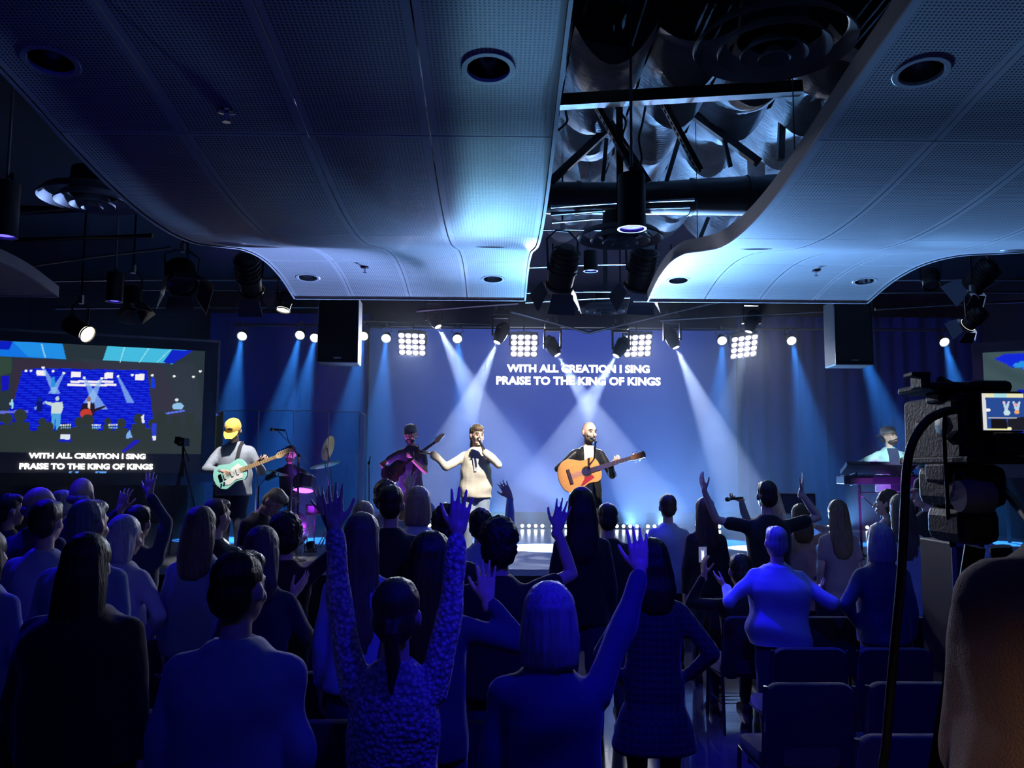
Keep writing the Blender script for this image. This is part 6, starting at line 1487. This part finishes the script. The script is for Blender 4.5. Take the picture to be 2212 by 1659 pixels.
put(MB().lathe([(0.001, 0.06), (0.045, 0.06), (0.050, 0.03), (0.046, -0.05), (0.054, -0.06), (0.054, -0.09), (0.001, -0.085)], lens_c + Vector((0.0, 0.05, 0)), Matrix.Rotation(math.radians(-90), 3, 'X'), 22).build('lens_barrel', m_cam), vc)
for k, (x, y) in enumerate(((2058, 880), (2072, 866), (2064, 945), (2086, 955))): put(MB().box(vp(x, y, 0.03), (0.018, 0.02, 0.022), Matrix.Rotation(0.4 * k, 3, 'Y')).build('bracket', mat('cage_grey', (0.03, 0.03, 0.04), rough=0.4, metal=0.5, bump=0.05), smooth=False), vc)
put(MB().tube([vp(2062, 945, 0.05), vp(2078, 958, 0.04), vp(2092, 953, 0.03), vp(2094, 930, 0.03)], 0.004, n=6).build('cage_clip', m_steel), vc)
lcdf = vbox('monitor_housing', 2106, 846, 2206, 934, -0.012, 0.012, bevel=0.004)
a, b = vp(2112, 851), vp(2206, 931); nx, nz = 60, 50; vs = []; fs = []
for j in range(nz + 1):
    for i in range(nx + 1): vs.append((a.x + (b.x - a.x) * i / nx, VY - 0.0135, b.z + (a.z - b.z) * j / nz))
for j in range(nz):
    for i in range(nx): q = j * (nx + 1) + i; fs.append((q, q + 1, q + nx + 2, q + nx + 1))
U = np.array([(i / nx, 1 - j / nz) for j in range(nz + 1) for i in range(nx + 1)]); X, Yv = U[:, 0], U[:, 1]
C = np.zeros((len(U), 3)); C[:] = (40, 75, 150)
def LP(poly, col): C[inside(poly, X, Yv)] = col
LP([(0, 0), (1, 0), (1, 0.12), (0, 0.12)], (235, 232, 190)); LP([(0.3, 0), (0.6, 0), (0.6, 0.12), (0.3, 0.12)], (170, 225, 235)); LP([(0, 0), (0.08, 0), (0.1, 1), (0, 1)], (225, 225, 225))
for x0, sg in ((0.50, 1), (0.64, -1), (0.74, 1), (0.90, -1)): LP([(x0 - 0.02, 0.2), (x0 + 0.02, 0.2), (x0 + sg * 0.09 + 0.045, 0.5), (x0 + sg * 0.09 - 0.045, 0.5)], (190, 215, 235))
LP([(0.12, 0.65), (1, 0.65), (1, 0.67), (0.12, 0.67)], (220, 210, 190)); LP([(0.2, 0.68), (0.56, 0.68), (0.58, 0.95), (0.2, 0.95)], (22, 20, 22)); LP([(0.1, 0.95), (0.6, 0.95), (0.6, 1), (0.1, 1)], (245, 240, 170)); LP([(0.6, 0.7), (1.0, 0.62), (1, 1), (0.6, 1)], (30, 30, 40))
for cx_, cy_, col, r in ((0.14, 0.45, (250, 250, 245), 0.05), (0.58, 0.52, (200, 230, 235), 0.08), (0.82, 0.5, (240, 170, 110), 0.06), (0.62, 0.95, (250, 245, 190), 0.05), (0.8, 0.3, (240, 170, 170), 0.04), (0.52, 0.24, (240, 200, 210), 0.035)): C[(X - cx_) ** 2 + (Yv - cy_) ** 2 < r * r] = col
lin = ((C / 255 + 0.055) / 1.055) ** 2.4
me = bpy.data.meshes.new('monitor_picture'); me.from_pydata(vs, [], fs); me.update()
at = me.color_attributes.new('picture', 'FLOAT_COLOR', 'POINT'); at.data.foreach_set('color', np.concatenate([lin, np.ones((len(lin), 1))], 1).ravel()); me.materials.append(MATS['screen_picture'])
o = bpy.data.objects.new('monitor_picture', me); COL.objects.link(o); put(o, vc)
vbox('battery', 2130, 935, 2200, 985, -0.03, 0.03, bevel=0.006)
vbox('slide_plate', 2078, 985, 2205, 1003, -0.02, 0.26, bevel=0.004)
vbox('fluid_head', 2085, 1003, 2200, 1100, 0.02, 0.20, bevel=0.02)
vbox('tilt_knob', 2074, 1000, 2092, 1044, 0.06, 0.14, bevel=0.006)
put(MB().lathe([(0.001, 0.03), (0.03, 0.03), (0.034, 0.0), (0.03, -0.03), (0.001, -0.03)], vp(2104, 1072, 0.02), Matrix.Rotation(math.radians(90), 3, 'Y'), 18).build('drag_dial', mat('dial_grey', (0.16, 0.17, 0.2), rough=0.35, bump=0.03)), vc)
vbox('head_bowl', 2096, 1098, 2190, 1182, 0.03, 0.18, bevel=0.02)
cbase = vp(2143, 1182, 0.1)
for k in range(3):
    an = 2.094 * k + 0.5; ft = Vector((cbase.x + 0.3 * math.cos(an), cbase.y + 0.3 * math.sin(an), 0.45))
    put(MB().tube([cbase + Vector((0.03 * math.cos(an), 0.03 * math.sin(an), 0.0)), ft], [0.02, 0.015], n=8).build('tripod_leg', m_cam), vc)
put(MB().tube([vp(2150, 1040, 0.05), vp(2190, 1080, -0.05), vp(2230, 1130, -0.2)], 0.009, n=8).build('pan_handle', m_cam), vc)
P = [vp(2072, 884, 0.04), vp(2040, 890, 0.02), vp(2008, 905, 0.0), vp(1982, 935, 0.0), vp(1965, 975, 0.0), vp(1957, 1030, 0.0), vp(1953, 1120, 0.0), vp(1946, 1250, 0.0), vp(1932, 1400, 0.0), vp(1915, 1600, 0.02), vp(1905, 1800, 0.04), vp(1900, 2010, 0.06)]
P = [np.array(p) for p in P]; P[-1][2] = 0.46; Q = []
for i in range(len(P) - 1):
    for t in np.linspace(0, 1, 6)[:-1]:
        p0, p1, p2, p3 = P[max(i - 1, 0)], P[i], P[i + 1], P[min(i + 2, len(P) - 1)]
        Q.append(0.5 * (2 * p1 + (p2 - p0) * t + (2 * p0 - 5 * p1 + 4 * p2 - p3) * t * t + (3 * p1 - p0 - 3 * p2 + p3) * t ** 3))
Q.append(P[-1])
tag(MB().tube(Q, 0.0085, n=10).build('camera_cable', m_cam), 'thick black cable arching from the video camera to the floor', 'cable')
P = [vp(2040, 925, 0.05), vp(2042, 1000, 0.05), vp(2046, 1060, 0.05), vp(2048, 1110, 0.08), vp(2056, 1180, 0.12)]
tag(MB().tube(P, 0.004, n=8).build('thin_cable', m_cam), 'thin black cable hanging from the video camera lens', 'cable')
rcx = pt(2090, 1200, 5.3)
rcs = empty('road_case', (rcx.x, 5.3, 0), 'tall black road case with bright metal edges beside the camera operator', 'case')
zt_ = pt(2090, 1172, 5.3).z; w_ = pt(2125, 1200, 5.3).x - pt(2056, 1200, 5.3).x
MB().box((0, 0.2, zt_ / 2), (w_, 0.4, zt_)).build('case', m_black, rcs, smooth=False, bevel=0.01)
for q in (-1, 1): MB().box((q * (w_ / 2 - 0.012), -0.004, zt_ / 2), (0.03, 0.012, zt_)).build('edge_rail', m_steel, rcs, smooth=False)
MB().box((0, -0.004, zt_ - 0.012), (w_, 0.012, 0.026)).build('edge_rail', m_steel, rcs, smooth=False)
# ================================================================ HAZE over the stage
hz = bpy.data.materials.new('stage_haze'); hz.use_nodes = True; nt = hz.node_tree
nt.nodes.remove(nt.nodes['Principled BSDF'])
vs_ = nt.nodes.new('ShaderNodeVolumeScatter'); vs_.inputs['Color'].default_value = (0.80, 0.88, 1, 1); vs_.inputs['Density'].default_value = 0.025; vs_.inputs['Anisotropy'].default_value = 0.0
nt.links.new(vs_.outputs[0], nt.nodes['Material Output'].inputs['Volume'])
haze = MB().box((0.5, 15.15, 2.88), (17.0, 5.9, 4.24)).build('stage_haze', hz, smooth=False)
tag(haze, 'thin theatrical haze filling the air over the stage', 'haze', kind='stuff')
